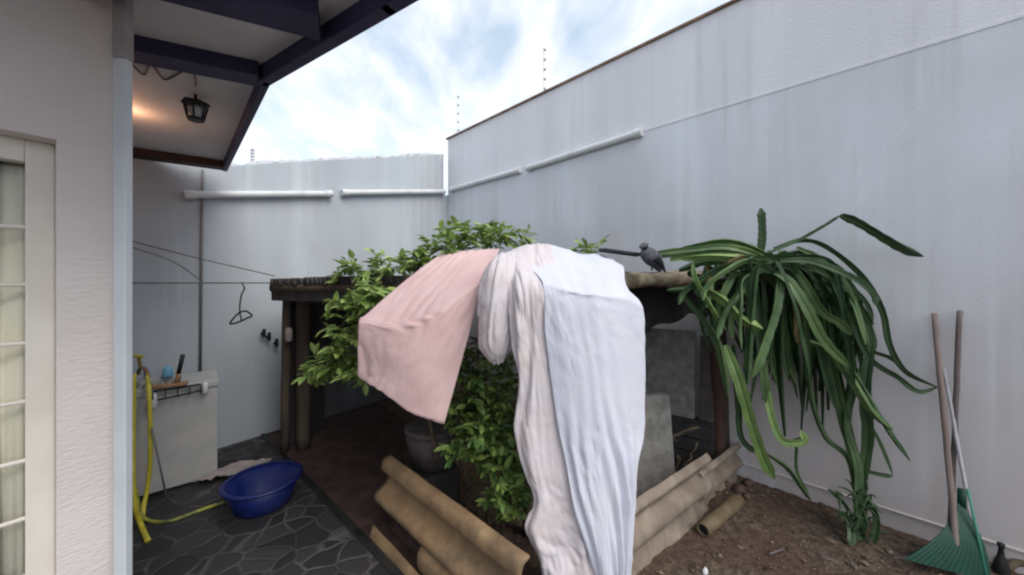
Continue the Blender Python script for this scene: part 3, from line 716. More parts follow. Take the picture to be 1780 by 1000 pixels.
# bird
bd0 = at(1132, 462, 2.32)
bf_ = Fr(bd0 + Vector((0, 0, -.012)), (1, .35, 0))
bf = lambda x, y, z: bf_(x * .85, y * .95, z * .88)
bird = MB()
sk = [bf(.085, 0, -.03), bf(.05, 0, .03), bf(.01, 0, .065), bf(-.035, 0, .105), bf(-.058, 0, .135), bf(-.070, 0, .158), bf(-.078, 0, .172)]
bird.tube(catmull(sk, 26), lambda t: [.012, .038, .052, .050, .034, .027, .026, .010][min(7, int(t * 7.99))] if False else (.008 + .044 * math.sin(min(1, t * 1.25) * math.pi) ** .8 if t < .62 else max(.008, .034 - .02 * abs(t - .86) * 5)), 16)
o = bird.build('bird', M['bird'], smooth=True); tag(o, 'small dark grey bird perched on the shelter log', 'bird')
hd_ = bf(-.066, 0, .150)
MB().lathe([(.001, -.026), (.017, -.02), (.026, 0), (.02, .018), (.001, .026)], 14, Fr(hd_)).build('head_feathers', M['birddark'], o, smooth=True)
MB().tube([bf(-.088, 0, .150), bf(-.108, 0, .144)], lambda t: .007 * (1 - t) + .001, 8).build('beak', M['birddark'], o)
MB().tube(catmull([bf(.0, -.035, .075), bf(.05, -.036, .03), bf(.12, -.012, -.03)], 10), lambda t: .03 * (1 - t) + .006, 10).build('wing', M['birddark'], o, smooth=True)
MB().tube([bf(.0, -.012, .03), bf(.0, -.014, -.02)], .004, 6).tube([bf(.015, .015, .03), bf(.015, .015, -.02)], .004, 6).build('feet', M['post_red'], o)

# ------------------------------------------------------------------ debris under shelter
def slab(name, p0, p1, z0, z1, thick, lean, m, label):
    a = Vector(p0); b = Vector(p1); f = Fr((a.x, a.y, 0), b - a); mb = MB()
    L_ = (b - a).length; s = 1 if f.y.y > 0 else -1
    k = len(mb.v)
    for (z, q) in ((z0, 0), (z1, lean)):
        for (x, y) in ((0, q), (L_, q), (L_, q + thick), (0, q + thick)): mb.v.append(f(x, y * s, z))
    for q in ((3, 2, 1, 0), (4, 5, 6, 7), (0, 1, 5, 4), (1, 2, 6, 5), (2, 3, 7, 6), (3, 0, 4, 7)): mb.f.append([k + i for i in q])
    o = mb.build(name, m, bevel=.006); tag(o, label, 'slab'); return o
slab('concrete_slab', at(1095, 484, 3.15), at(1207, 484, 2.88), 0.46, 1.16, .05, .06, M['slab'], 'wide rough concrete slab standing under the shelter behind the white sheet')
slab('concrete_slab', at(1214, 484, 2.87), at(1240, 484, 2.80), .46, 1.13, .05, .05, M['clay'], 'narrow dark slab standing between the wide slab and the red post')
slab('concrete_slab', at(1090, 484, 2.48), at(1178, 484, 2.52), 0, .74, .06, .10, M['slab'], 'low pale slab leaning just behind the corrugated sheet')
f = Fr(at(1095, 484, 3.12).to_2d().to_3d(), at(1240, 484, 2.75) - at(1095, 484, 3.12))
crt = empty('wooden_crate', f(0, 0, 0)); tag(crt, 'dark old wooden crate carrying the two tall slabs', 'crate')
Lc = (at(1240, 484, 2.75) - at(1095, 484, 3.12)).length
for k in range(4):
    MB().box(0, Lc, -.02, .0, .01 + .112 * k, .105 + .112 * k, f).build('board', M['dark_plank'], crt, bevel=.003)
MB().box(0, Lc, .002, .14, .44, .458, f).build('top_board', M['dark_plank'], crt, bevel=.003)
for x in (.0, Lc - .04): MB().box(x, x + .04, .002, .14, 0, .438, f).build('leg', M['dark_plank'], crt)
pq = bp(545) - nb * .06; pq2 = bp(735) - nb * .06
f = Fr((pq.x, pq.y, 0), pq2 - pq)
o = MB().box(0, (pq2 - pq).length, -.0, .03, 0, .98, f).build('added_shade_panel', M['shade_panel_dark'], bevel=.004); tag(o, 'added dark grey panel standing in for shade on the back wall under the shelter', 'panel')  # added panel, its dark grey replaces shade on the wall behind
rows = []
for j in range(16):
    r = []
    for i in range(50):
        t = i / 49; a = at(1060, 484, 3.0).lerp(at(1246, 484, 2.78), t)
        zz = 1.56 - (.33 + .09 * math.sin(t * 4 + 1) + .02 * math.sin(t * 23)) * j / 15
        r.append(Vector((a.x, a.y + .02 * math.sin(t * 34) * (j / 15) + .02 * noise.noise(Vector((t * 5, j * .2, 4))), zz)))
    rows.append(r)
MB().grid(rows).build('added_dark_sheet', M['dark_plank'], sh, smooth=True, solid=.003)  # added dark sheet below the log, covers wall that comes out bright
rnd = random.Random(9)
for i in range(9):
    a = at(rnd.uniform(1120, 1240), rnd.uniform(690, 800), rnd.uniform(2.6, 2.85)); a.z = rnd.uniform(.02, .45)
    b = a + Vector((rnd.uniform(-.35, .3), rnd.uniform(-.05, .05), rnd.uniform(.0, .3)))
    o = MB().tube(wob(a, b, 8, .03, i), rnd.uniform(.006, .018), 6).build('dead_branch', M['stem'], smooth=True)
    tag(o, 'dry dark branch in the tangle under the shelter behind the grey corrugated sheet', 'branch', 'dry branches under the shelter')
c = at(752, 800, 2.5); c.z = 0
pot = empty('clay_pot', c); tag(pot, 'wide grey clay pot in the shade behind the tan corrugated sheet', 'pot')
MB().lathe([(.10, 0), (.13, .02), (.18, .20), (.17, .25)], 24, Fr((c.x, c.y, .29))).build('bowl', M['clay'], pot, smooth=True)
MB().lathe([(.17, .0), (.19, .005), (.19, .03), (.17, .035)], 24, Fr((c.x, c.y, .54))).build('rim', M['clay'], pot, smooth=True)
MB().box(-.15, .15, -.15, .15, 0, .29, Fr((c.x, c.y, 0), (.8, .5, 0))).build('stand', M['dark_plank'], pot, bevel=.01)

# ------------------------------------------------------------------ corrugated planter sheets
def corr(name, a0, a1, prof, m, label, th=.012, L2=1.0, seed=0):
    """a0/a1: ground line ends; prof: list of (outwards, height) ; outwards = towards viewer"""
    a0 = Vector(a0); a1 = Vector(a1); dv = (a1 - a0).normalized(); nn = Vector((dv.y, -dv.x, 0))
    if nn.y > 0: nn = -nn
    pr = catmull([Vector((p[0], p[1], 0)) for p in prof], 48)
    rows = []
    for i in range(41):
        t = i / 40; b = a0.lerp(a1, t)
        rows.append([b + nn * (p.x + .003 * noise.noise(Vector((t * 6, p.y * 8, seed)))) + Vector((0, 0, p.y + .004 * noise.noise(Vector((t * 9, p.y * 3, seed + 5))))) for p in pr])
    o = MB().grid(rows).build(name, m, smooth=True, solid=th); tag(o, label, 'sheet', 'corrugated sheets edging the bed'); return o
S0 = Vector((-.80, 2.34, 0)); S1 = Vector((.06, 1.50, 0)); S1b = Vector((.075, 1.485, 0))
corr('corrugated_sheet', S0, S1b, [(.075, .175), (.100, .20), (.095, .235), (.030, .275), (.010, .31), (.025, .345), (.055, .375), (.045, .425), (.0, .44)], M['fibro'], 'tan corrugated sheet standing on edge left of the white sheet')
# lower sheet strip with a slot
corr('corrugated_sheet', S0 + Vector((.0, -.03, 0)), S0.lerp(S1, 1.0) + Vector((.0, -.03, 0)), [(.125, .0), (.115, .03), (.10, .055)], M['fibro'], 'narrow tan corrugated strip along the floor below the dark slot')
sl = S0.lerp(S1, .44)
corr('corrugated_sheet', sl, S1b, [(.10, .05), (.112, .09), (.108, .14), (.085, .17)], M['fibro'], 'lower tan corrugated piece nearest the viewer beyond the dark slot')
bm_ = MB(); 
fb = Fr((S0.x, S0.y, 0), S1 - S0); sb = 1 if fb.y.y > 0 else -1
for r in range(4):
    for k in range(6):
        x0 = .05 + k * .16 + (r % 2) * .08
        a, b = sorted((sb * -.045, sb * .02))
        bm_.box(x0, x0 + .15, a, b, .004 + r * .042, .042 + r * .042, fb)
o = bm_.build('brick_row', M['redfloor'], bevel=.004); tag(o, 'dark old bricks stacked in the slot behind the tan sheet', 'bricks')
T0_ = Vector((1.78, 2.86, 0)); T1_ = Vector((.62, 1.93, 0))
TM = T0_.lerp(T1_, .40)
corr('corrugated_sheet', T0_, TM.lerp(T1_, .1), [(.03, .0), (.0, .05), (.0, .08), (.05, .12), (.055, .155), (.01, .195), (.005, .225), (.045, .265), (.02, .29)], M['fibro_grey'], 'farther grey corrugated sheet standing against the tall wall', seed=3)
corr('corrugated_sheet', TM + Vector((.01, -.012, 0)), T1_ + Vector((-.26, -.20, 0)), [(.045, .0), (.01, .06), (.0, .11), (.055, .165), (.06, .215), (.012, .265), (.01, .30), (.05, .36), (.02, .395)], M['fibro_grey'], 'nearer grey corrugated sheet running behind the white cloth', seed=4)
# hollow log
c0 = at(1222, 918, 2.20); c0.z = .048; c1 = at(1284, 866, 2.50); c1.z = .050
dv = (c1 - c0).normalized(); lf = Fr(c0, Vector((0, 0, 1)), z=dv)
LL = (c1 - c0).length
o = MB().lathe([(.030, .06), (.029, .0), (.040, -.004), (.043, .12), (.041, .24), (.044, LL - .05), (.040, LL), (.0001, LL + .002)], 20, Fr(c0, dv.cross(Vector((0, 0, 1))), dv), closed=False).build('hollow_log', M['bamboo'], smooth=True)
tag(o, 'short hollow brown log lying on the soil with its dark open end forward', 'log')
bmb = MB().lathe([(.0001, .008), (.0292, .009)], 16, Fr(c0, dv.cross(Vector((0, 0, 1))), dv), closed=False)
bmb.build('bore_shade_disc', M['black'], o)  # black disc just inside the open end, painted as the shade of the bore
rnd = random.Random(21)
def stone(c, s, m, name, label, cat, grp=None):
    mb = MB(); rows = 9; n_ = 12; b = 0
    pr = []
    for i in range(rows):
        th = math.pi * i / (rows - 1)
        for k in range(n_):
            ph = 2 * math.pi * k / n_
            v = Vector((math.sin(th) * math.cos(ph), math.sin(th) * math.sin(ph), math.cos(th)))
            rr_ = 1 + .5 * noise.noise(v * 1.5 + Vector(c) * 7)
            mb.v.append(Vector(c) + Vector((v.x * s[0], v.y * s[1], v.z * s[2])) * rr_)
    for i in range(rows - 1):
        for k in range(n_): mb.f.append([i * n_ + k, i * n_ + (k + 1) % n_, (i + 1) * n_ + (k + 1) % n_, (i + 1) * n_ + k][::-1])
    o = mb.build(name, m, smooth=True); tag(o, label, cat, grp)
c = at(1226, 996, gd(1003)); stone((c.x, c.y, .025), (.016, .014, .022), M['whiteplastic'], 'white_stone', 'small white stone on the soil near the cloth hem', 'stone')
for (px, py, s, lb) in [(1285, 850, .05, 'largest'), (1262, 842, .045, 'second largest'), (1246, 858, .035, 'second smallest'), (1300, 838, .04, 'middle-sized'), (1298, 862, .03, 'smallest')]:
    c = at(px, py, gd(py + 6)); stone((c.x, c.y, .02), (s, s * .8, s * .7), M['post_red'], 'earth_clod', lb + ' of the five reddish earth clods beside the grey sheet', 'clod', 'earth clods by the wall')
for (px, py, a, l_, lb) in [(1350, 965, .3, .12, 'on open soil between the hollow log and the cactus root'), (1480, 985, 1.2, .1, 'just in front of the cactus root'), (1575, 975, .1, .16, 'beside the left corner of the green rake'), (1440, 978, 2.3, .08, 'left of the cactus root, the shortest twig'), (1620, 985, -.2, .13, 'in front of the green rake'), (1170, 905, .8, .2, 'along the foot of the nearer grey sheet'), (1190, 880, .75, .25, 'between the grey sheet and the hollow log, the longest twig')]:
    c = at(px, py, gd(py)); c.z = .022
    dv = Vector((math.cos(a), math.sin(a), .03)) * l_
    o = MB().tube(wob(c - dv * .5, c + dv * .5, 6, .012, px), .006, 6).build('ground_twig', M['pole_dark'], smooth=True)
    tag(o, 'dark dry twig ' + lb, 'twig', 'twigs on the soil')

# ------------------------------------------------------------------ poles, rake, bottle by the tall wall
def pole(a, b, r, m, label, name='wooden_pole'):
    o = MB().tube(wob(a, b, 16, .004, r * 900), r, 10).build(name, m, smooth=True); tag(o, label, 'pole', None); return o
fa = at(1668, 1010, 1.88); fa.z = .012
pole(fa, at(1624, 545, wd(1624) - .035), .0135, M['pole'], 'long pinkish wooden pole leaning on the wall in front of the green rake')
fb_ = at(1650, 975, wd(1650) - .10); fb_.z = .012
pole(fb_, at(1668, 540, wd(1668) - .035), .0125, M['pole_dark'], 'darker wooden pole leaning straight up the wall behind the others')
fc = at(1706, 1000, 1.90); fc.z = .012
pole(fc, at(1641, 640, wd(1641) - .045), .0085, M['pole_white'], 'thin whitish rod leaning across the two wooden poles', 'thin_rod')
rk = empty('leaf_rake', at(1660, 985, 1.98)); tag(rk, 'green plastic fan rake head standing at the foot of the wall', 'rake')
ap = at(1668, 868, 1.99); mb = MB()
fan = []
A_, B_ = at(1572, 972, 1.93), at(1722, 1012, 1.84)
n_ = 56
rows = []
for j in range(9):
    t = .05 + .95 * j / 8; r = []
    for i in range(n_ + 1):
        q = A_.lerp(B_, i / n_); rib = .0012 * (1 if (i // 2) % 2 else -1)
        p = ap.lerp(q, t); r.append(p + Vector((.3, -1, 0)) * (rib * t + .03 * math.sin(t * 3.14)))
    rows.append(r)
MB().grid(rows).build('fan', M['rake'], rk, solid=.004)
MB().tube([ap + Vector((0, -.01, .06)), ap + Vector((0, -.01, -.05))], .018, 10).build('socket', M['rake'], rk, smooth=True)
MB().tube([at(1682, 850, 1.95), at(1716, 1008, 1.84)], .006, 8).build('edge_rib', M['teal'], rk, smooth=True)
c = at(1740, 985, 1.93); c.z = .01
o = MB().lathe([(.028, 0), (.032, .01), (.027, .05), (.014, .09), (.009, .13), (.014, .14), (.015, .155), (.008, .16)], 16, Fr(c)).build('black_bottle', M['black'], smooth=True)
tag(o, 'small black narrow-necked bottle on the soil at the wall foot', 'bottle')
o = MB().tube(catmull([c + Vector((.03, 0, .02)), c + Vector((.12, .0, .05)), c + Vector((.26, -.1, .02))], 10), .018, 8).build('dark_root', M['stem'], smooth=True); tag(o, 'dark root lying beside the black bottle', 'root')

# ------------------------------------------------------------------ cloths
def cloth(name, rows, m, label, cat, nu=70, nv=90, amp=.010, freq=9, seed=0, th=.003, group=None, vstart=.3, kind='v', cr=0.004, diag=0, asp=1.0):
    P = [[at(*p) for p in r] for r in rows]
    cols = [catmull(r, nu) for r in P]
    g = []
    grid = [catmull([cols[j][i] for j in range(len(cols))], nv) for i in range(nu + 1)]
    out = []
    for j in range(nv + 1):
        r = []
        v = j / nv
        for i in range(nu + 1):
            u = i / nu; p = grid[i][j]
            i0, i1 = max(0, i - 1), min(nu, i + 1); j0, j1 = max(0, j - 1), min(nv, j + 1)
            n_ = (grid[i1][j] - grid[i0][j]).cross(grid[i][j1] - grid[i][j0])
            n_ = n_.normalized() if n_.length > 1e-9 else Vector((0, -1, 0))
            a = min(1, max(0.15, (v - vstart) / .3 + .3))
            wv = u * freq + diag * v + 1.5 * noise.noise(Vector((u * 2.2, v * 2.6, seed)))
            fs = max(0, .35 + 1.3 * noise.noise(Vector((u * 2.1, v * 3.1, seed + 20))))
            fold = 1 - abs(2 * ((wv) % 1) - 1); fold = fold * fold * (3 - 2 * fold) - .5
            big = noise.noise(Vector((u * freq * .55, v * 1.1, seed + 3)))
            cm = max(.1, .6 + 1.2 * noise.noise(Vector((u * 3, v * 3 * asp, seed + 31))))
            q1 = noise.noise(Vector((u * 7 + v * 4, v * 7 * asp - u * 2, seed + 7))); q2 = noise.noise(Vector((u * 15 - v * 6, v * 15 * asp, seed + 9)))
            cr_ = cr * (1.1 * (.35 - abs(q1)) * 1.6 + .8 * (.3 - abs(q2)))
            r.append(p + n_ * (amp * a * (fold * 1.7 * fs + big * 1.1 + .12 * noise.noise(Vector((u * freq * 6, v * 2.5, seed + 40)))) + cr_ * cm))
        out.append(r)
    o = MB().grid(out).build(name, m, smooth=True, solid=th); 
    if label: tag(o, label, cat, group)
    return o
cloth('pink_cloth', [
    [(762, 444, 2.42), (800, 437, 2.42), (835, 434, 2.42), (868, 432, 2.42)],
    [(700, 492, 2.15), (755, 480, 2.15), (806, 468, 2.16), (860, 452, 2.2)],
    [(640, 543, 1.93), (700, 550, 1.90), (768, 520, 1.93), (842, 478, 2.0)],
    [(625, 555, 1.875), (698, 566, 1.835), (767, 537, 1.865), (837, 489, 1.945)],
    [(623, 566, 1.86), (697, 580, 1.82), (766, 552, 1.85), (834, 500, 1.93)],
    [(622, 600, 1.86), (686, 620, 1.81), (750, 618, 1.83), (822, 556, 1.91)],
    [(623, 632, 1.87), (680, 655, 1.82), (735, 680, 1.83), (796, 652, 1.88)],
    [(622, 656, 1.88), (664, 682, 1.83), (715, 718, 1.84), (772, 738, 1.86)]],
    M['pink'], 'pale pink cloth spread over the shelter edge and hanging in a point', 'cloth', amp=.006, freq=6, seed=2, cr=.006)
cream = empty('cream_sheet', at(910, 900, 1.65)); tag(cream, 'creased cream-pink bed sheet hanging beneath the white one with a loose lobe', 'sheet')
def sub(o, parent, name):
    mw = o.location.copy(); o.parent = parent; o.location = mw - parent_world(parent); o.name = name
    for k in ('label', 'category'):
        if k in o: del o[k]
o = cloth('main_fall', [
    [(862, 446, 2.35), (893, 432, 2.35), (925, 424, 2.32), (958, 424, 2.3)],
    [(872, 462, 2.02), (900, 452, 1.98), (930, 462, 1.95), (968, 470, 1.95)],
    [(882, 510, 1.76), (905, 492, 1.72), (935, 500, 1.70), (985, 510, 1.70)],
    [(888, 590, 1.72), (912, 585, 1.68), (945, 590, 1.67), (1005, 590, 1.68)],
    [(902, 660, 1.71), (918, 665, 1.67), (950, 665, 1.66), (1010, 660, 1.67)],
    [(893, 740, 1.70), (915, 745, 1.66), (960, 745, 1.65), (1020, 740, 1.66)],
    [(908, 810, 1.69), (925, 815, 1.65), (968, 815, 1.64), (1030, 810, 1.65)],
    [(928, 868, 1.68), (940, 870, 1.64), (980, 870, 1.63), (1035, 870, 1.64)],
    [(913, 915, 1.67), (930, 920, 1.63), (985, 920, 1.62), (1040, 920, 1.63)],
    [(938, 968, 1.66), (950, 972, 1.62), (1000, 970, 1.61), (1050, 970, 1.62)],
    [(948, 1020, 1.65), (960, 1024, 1.61), (1005, 1024, 1.60), (1055, 1020, 1.61)],
    [(955, 1060, 1.65), (970, 1064, 1.61), (1010, 1064, 1.60), (1055, 1060, 1.61)]],
    M['creamcloth'], None, None, nv=170, amp=.018, freq=3.6, seed=5, cr=.011, vstart=.1, diag=1.0, asp=2.2)
sub(o, cream, 'main_fall')
o = cloth('side_lobe', [
    [(858, 448, 2.20), (870, 440, 2.20), (885, 437, 2.20), (905, 436, 2.2)],
    [(838, 478, 1.92), (858, 462, 1.86), (882, 462, 1.84), (905, 470, 1.85)],
    [(829, 520, 1.84), (852, 516, 1.75), (880, 516, 1.74), (905, 515, 1.78)],
    [(830, 570, 1.83), (850, 572, 1.73), (878, 572, 1.73), (900, 560, 1.78)],
    [(834, 605, 1.83), (850, 612, 1.75), (876, 610, 1.75), (896, 592, 1.79)],
    [(850, 627, 1.83), (860, 633, 1.79), (873, 631, 1.79), (884, 618, 1.81)]],
    M['creamcloth'], None, None, nu=50, nv=80, amp=.012, freq=3, seed=8, cr=.007, vstart=0, asp=1.0)
sub(o, cream, 'side_lobe')
o = cloth('white_sheet', [
    [(905, 432, 2.40), (940, 424, 2.40), (968, 428, 2.40), (1010, 441, 2.40), (1045, 443, 2.38), (1084, 462, 2.3)],
    [(898, 445, 2.10), (935, 455, 2.05), (985, 462, 2.05), (1030, 470, 2.05), (1065, 480, 2.03), (1090, 500, 2.05)],
    [(935, 480, 1.78), (965, 490, 1.72), (1000, 500, 1.70), (1045, 505, 1.70), (1085, 510, 1.75), (1112, 525, 1.85)],
    [(945, 505, 1.68), (970, 515, 1.655), (1005, 522, 1.65), (1045, 527, 1.65), (1086, 535, 1.70), (1120, 550, 1.82)],
    [(948, 580, 1.65), (978, 585, 1.63), (1010, 590, 1.625), (1048, 590, 1.63), (1086, 595, 1.68), (1122, 610, 1.80)],
    [(958, 660, 1.64), (990, 665, 1.62), (1020, 665, 1.61), (1052, 665, 1.62), (1088, 670, 1.67), (1122, 680, 1.78)],
    [(970, 740, 1.63), (1003, 745, 1.61), (1032, 745, 1.60), (1060, 745, 1.61), (1090, 748, 1.66), (1120, 752, 1.74)],
    [(985, 810, 1.62), (1016, 815, 1.60), (1043, 815, 1.59), (1068, 815, 1.60), (1090, 812, 1.63), (1110, 805, 1.68)],
    [(1000, 890, 1.61), (1030, 890, 1.59), (1052, 890, 1.58), (1072, 890, 1.59), (1090, 885, 1.62), (1106, 875, 1.66)],
    [(1022, 960, 1.60), (1042, 962, 1.58), (1060, 962, 1.57), (1076, 960, 1.58), (1088, 955, 1.61), (1100, 948, 1.64)],
    [(1040, 1020, 1.60), (1052, 1022, 1.58), (1066, 1022, 1.57), (1078, 1020, 1.58), (1086, 1018, 1.60), (1092, 1015, 1.62)]],
    M['whitecloth'], 'smooth white bed sheet draped over the front corner of the shelter', 'sheet', nu=90, nv=160, amp=.020, freq=5.5, seed=12, cr=.005, vstart=.55, diag=-1.3, asp=2.2)

# ------------------------------------------------------------------ leafy plants
def leaf(mb, c, d, up, L_, W_):
    d = d.normalized(); s = d.cross(up); s = s.normalized() if s.length > 1e-6 else Vector((1, 0, 0)); n_ = s.cross(d).normalized()
    b = len(mb.v)
    mb.v += [c, c + d * L_ * .3 + s * W_ * .42 + n_ * W_ * .10, c + d * L_ * .68 + s * W_ * .36 + n_ * W_ * .02, c + d * L_ - n_ * L_ * .12,
             c + d * L_ * .68 - s * W_ * .36 + n_ * W_ * .02, c + d * L_ * .3 - s * W_ * .42 + n_ * W_ * .10, c + d * L_ * .35 - n_ * W_ * .05, c + d * L_ * .7 - n_ * L_ * .05]
    mb.f += [[b, b + 1, b + 6], [b + 1, b + 2, b + 7, b + 6], [b + 2, b + 3, b + 7], [b, b + 6, b + 5], [b + 6, b + 7, b + 4, b + 5], [b + 7, b + 3, b + 4]]
def plant(name, blobs, mleaf, label, cat, size=.055, seed=0, per=6, bias=Vector((0, -.2, .1)), stems=()):
    rnd = random.Random(seed); root = empty(name, at(*blobs[0][:3])); root.location.z = 0
    tag(root, label, cat)
    ml = MB(); mt = MB()
    for (px, py, d, rx, ry, rz, cnt) in blobs:
        for i in range(cnt):
            while True:
                a, b, c = rnd.uniform(-1, 1), rnd.uniform(-1, 1), rnd.uniform(-1, 1)
                if a * a + b * b + c * c < 1: break
            p = at(px + a * rx, py + b * ry, d + c * rz)
            if p.y > wd(max(400, px + a * rx)) - .1 and px > 700: continue
            dirv = Vector((rnd.gauss(0, 1), rnd.gauss(0, 1), rnd.gauss(0, .6))) + bias * 2
            dirv.normalize(); tl = rnd.uniform(.05, .10)
            ml.tube([p, p + dirv * tl], .0016, 4)
            for k in range(per):
                t = (k + .6) / per
                sd = dirv.cross(Vector((0, 0, 1))); sd = sd.normalized() if sd.length > .01 else Vector((1, 0, 0))
                dd = dirv * (.35 + .6 * t) + sd * (1 if k % 2 else -1) * (1.1 - t) + Vector((rnd.gauss(0, .2), rnd.gauss(0, .2), rnd.gauss(0, .2) - .15))
                s = size * rnd.uniform(.4, 1.35)
                leaf(ml, p + dirv * tl * t, dd, Vector((rnd.gauss(0, .35), rnd.gauss(0, .35), 1)), s, s * .52)
    ml.build('foliage', mleaf, root)
    for st in stems: MB().tube(catmull([at(*q) for q in st], 18), lambda t: .011 * (1 - t) + .004, 6).build('stem', M['stem'], root, smooth=True)
    return root
plant('climbing_vine', [
    (812, 412, 2.75, 72, 22, .25, 60), (770, 430, 2.65, 40, 20, .2, 26), (885, 410, 2.7, 32, 12, .15, 20),
    (700, 462, 2.6, 50, 16, .2, 36), (640, 473, 2.75, 50, 12, .15, 34), (745, 440, 2.6, 25, 20, .1, 14),
    (1012, 436, 2.65, 30, 6, .1, 12), (600, 482, 2.8, 25, 10, .1, 12),
    (640, 520, 2.35, 48, 22, .2, 36), (605, 555, 2.4, 40, 40, .2, 34), (600, 610, 2.4, 34, 30, .2, 34),
    (572, 632, 2.4, 34, 18, .15, 26), (545, 650, 2.4, 20, 14, .1, 10), (615, 650, 2.3, 26, 18, .15, 18), (660, 500, 2.4, 30, 15, .1, 14)],
    M['leaf'], 'bright green leafy vine spreading over and down the left side of the shelter', 'vine', size=.075, seed=4, per=6,
    stems=[[(760, 800, 2.3), (730, 650, 2.3), (690, 540, 2.35), (660, 490, 2.5)], [(660, 490, 2.5), (610, 540, 2.4), (560, 640, 2.4)], [(690, 540, 2.35), (740, 450, 2.6), (820, 410, 2.75)]])
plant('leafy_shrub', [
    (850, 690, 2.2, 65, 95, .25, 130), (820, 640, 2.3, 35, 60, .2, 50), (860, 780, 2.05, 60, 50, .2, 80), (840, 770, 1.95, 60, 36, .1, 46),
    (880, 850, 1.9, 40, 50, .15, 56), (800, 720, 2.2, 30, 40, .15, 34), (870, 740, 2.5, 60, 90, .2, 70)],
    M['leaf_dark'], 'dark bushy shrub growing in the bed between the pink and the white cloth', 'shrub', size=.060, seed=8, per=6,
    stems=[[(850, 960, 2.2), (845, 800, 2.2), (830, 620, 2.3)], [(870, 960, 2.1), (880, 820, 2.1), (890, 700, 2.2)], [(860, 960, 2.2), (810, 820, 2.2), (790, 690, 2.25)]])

# ------------------------------------------------------------------ climbing cactus
cac = empty('climbing_cactus', Vector((at(1490, 935, gd(935)).x, gd(935), 0)))
tag(cac, 'large climbing cactus with long drooping three-winged stems beside the tall wall', 'cactus')
STEM = [1.0, .34, .62, .34, 1.0, .34, .62, .34, 1.0, .34, .62, .34]
STEM = [1.0, .45, .26, .45] * 3
def stem(pts, r, m, seed, n=44):
    P = []
    for p in pts:
        px, py = p[0], p[1]; d = p[2]
        P.append(at(px, py, min(d, wd(px) - .07)))
    path = catmull(P, n); rnd = random.Random(seed); ph = rnd.uniform(0, 6)
    rad = lambda t: r * (.55 + .45 * min(1, t * 8)) * (1 - .75 * max(0, t - .88) / .12) * (1 + .13 * abs(math.sin(t * 24 + ph)) + .08 * math.sin(t * 9 + ph * 2))
    mb = MB().tube(path, rad, 12, prof=STEM, twist=rnd.uniform(-.02, .02), side=Vector((rnd.gauss(0, 1), rnd.gauss(0, 1), .3)))
    return mb.build('stem', m, cac)
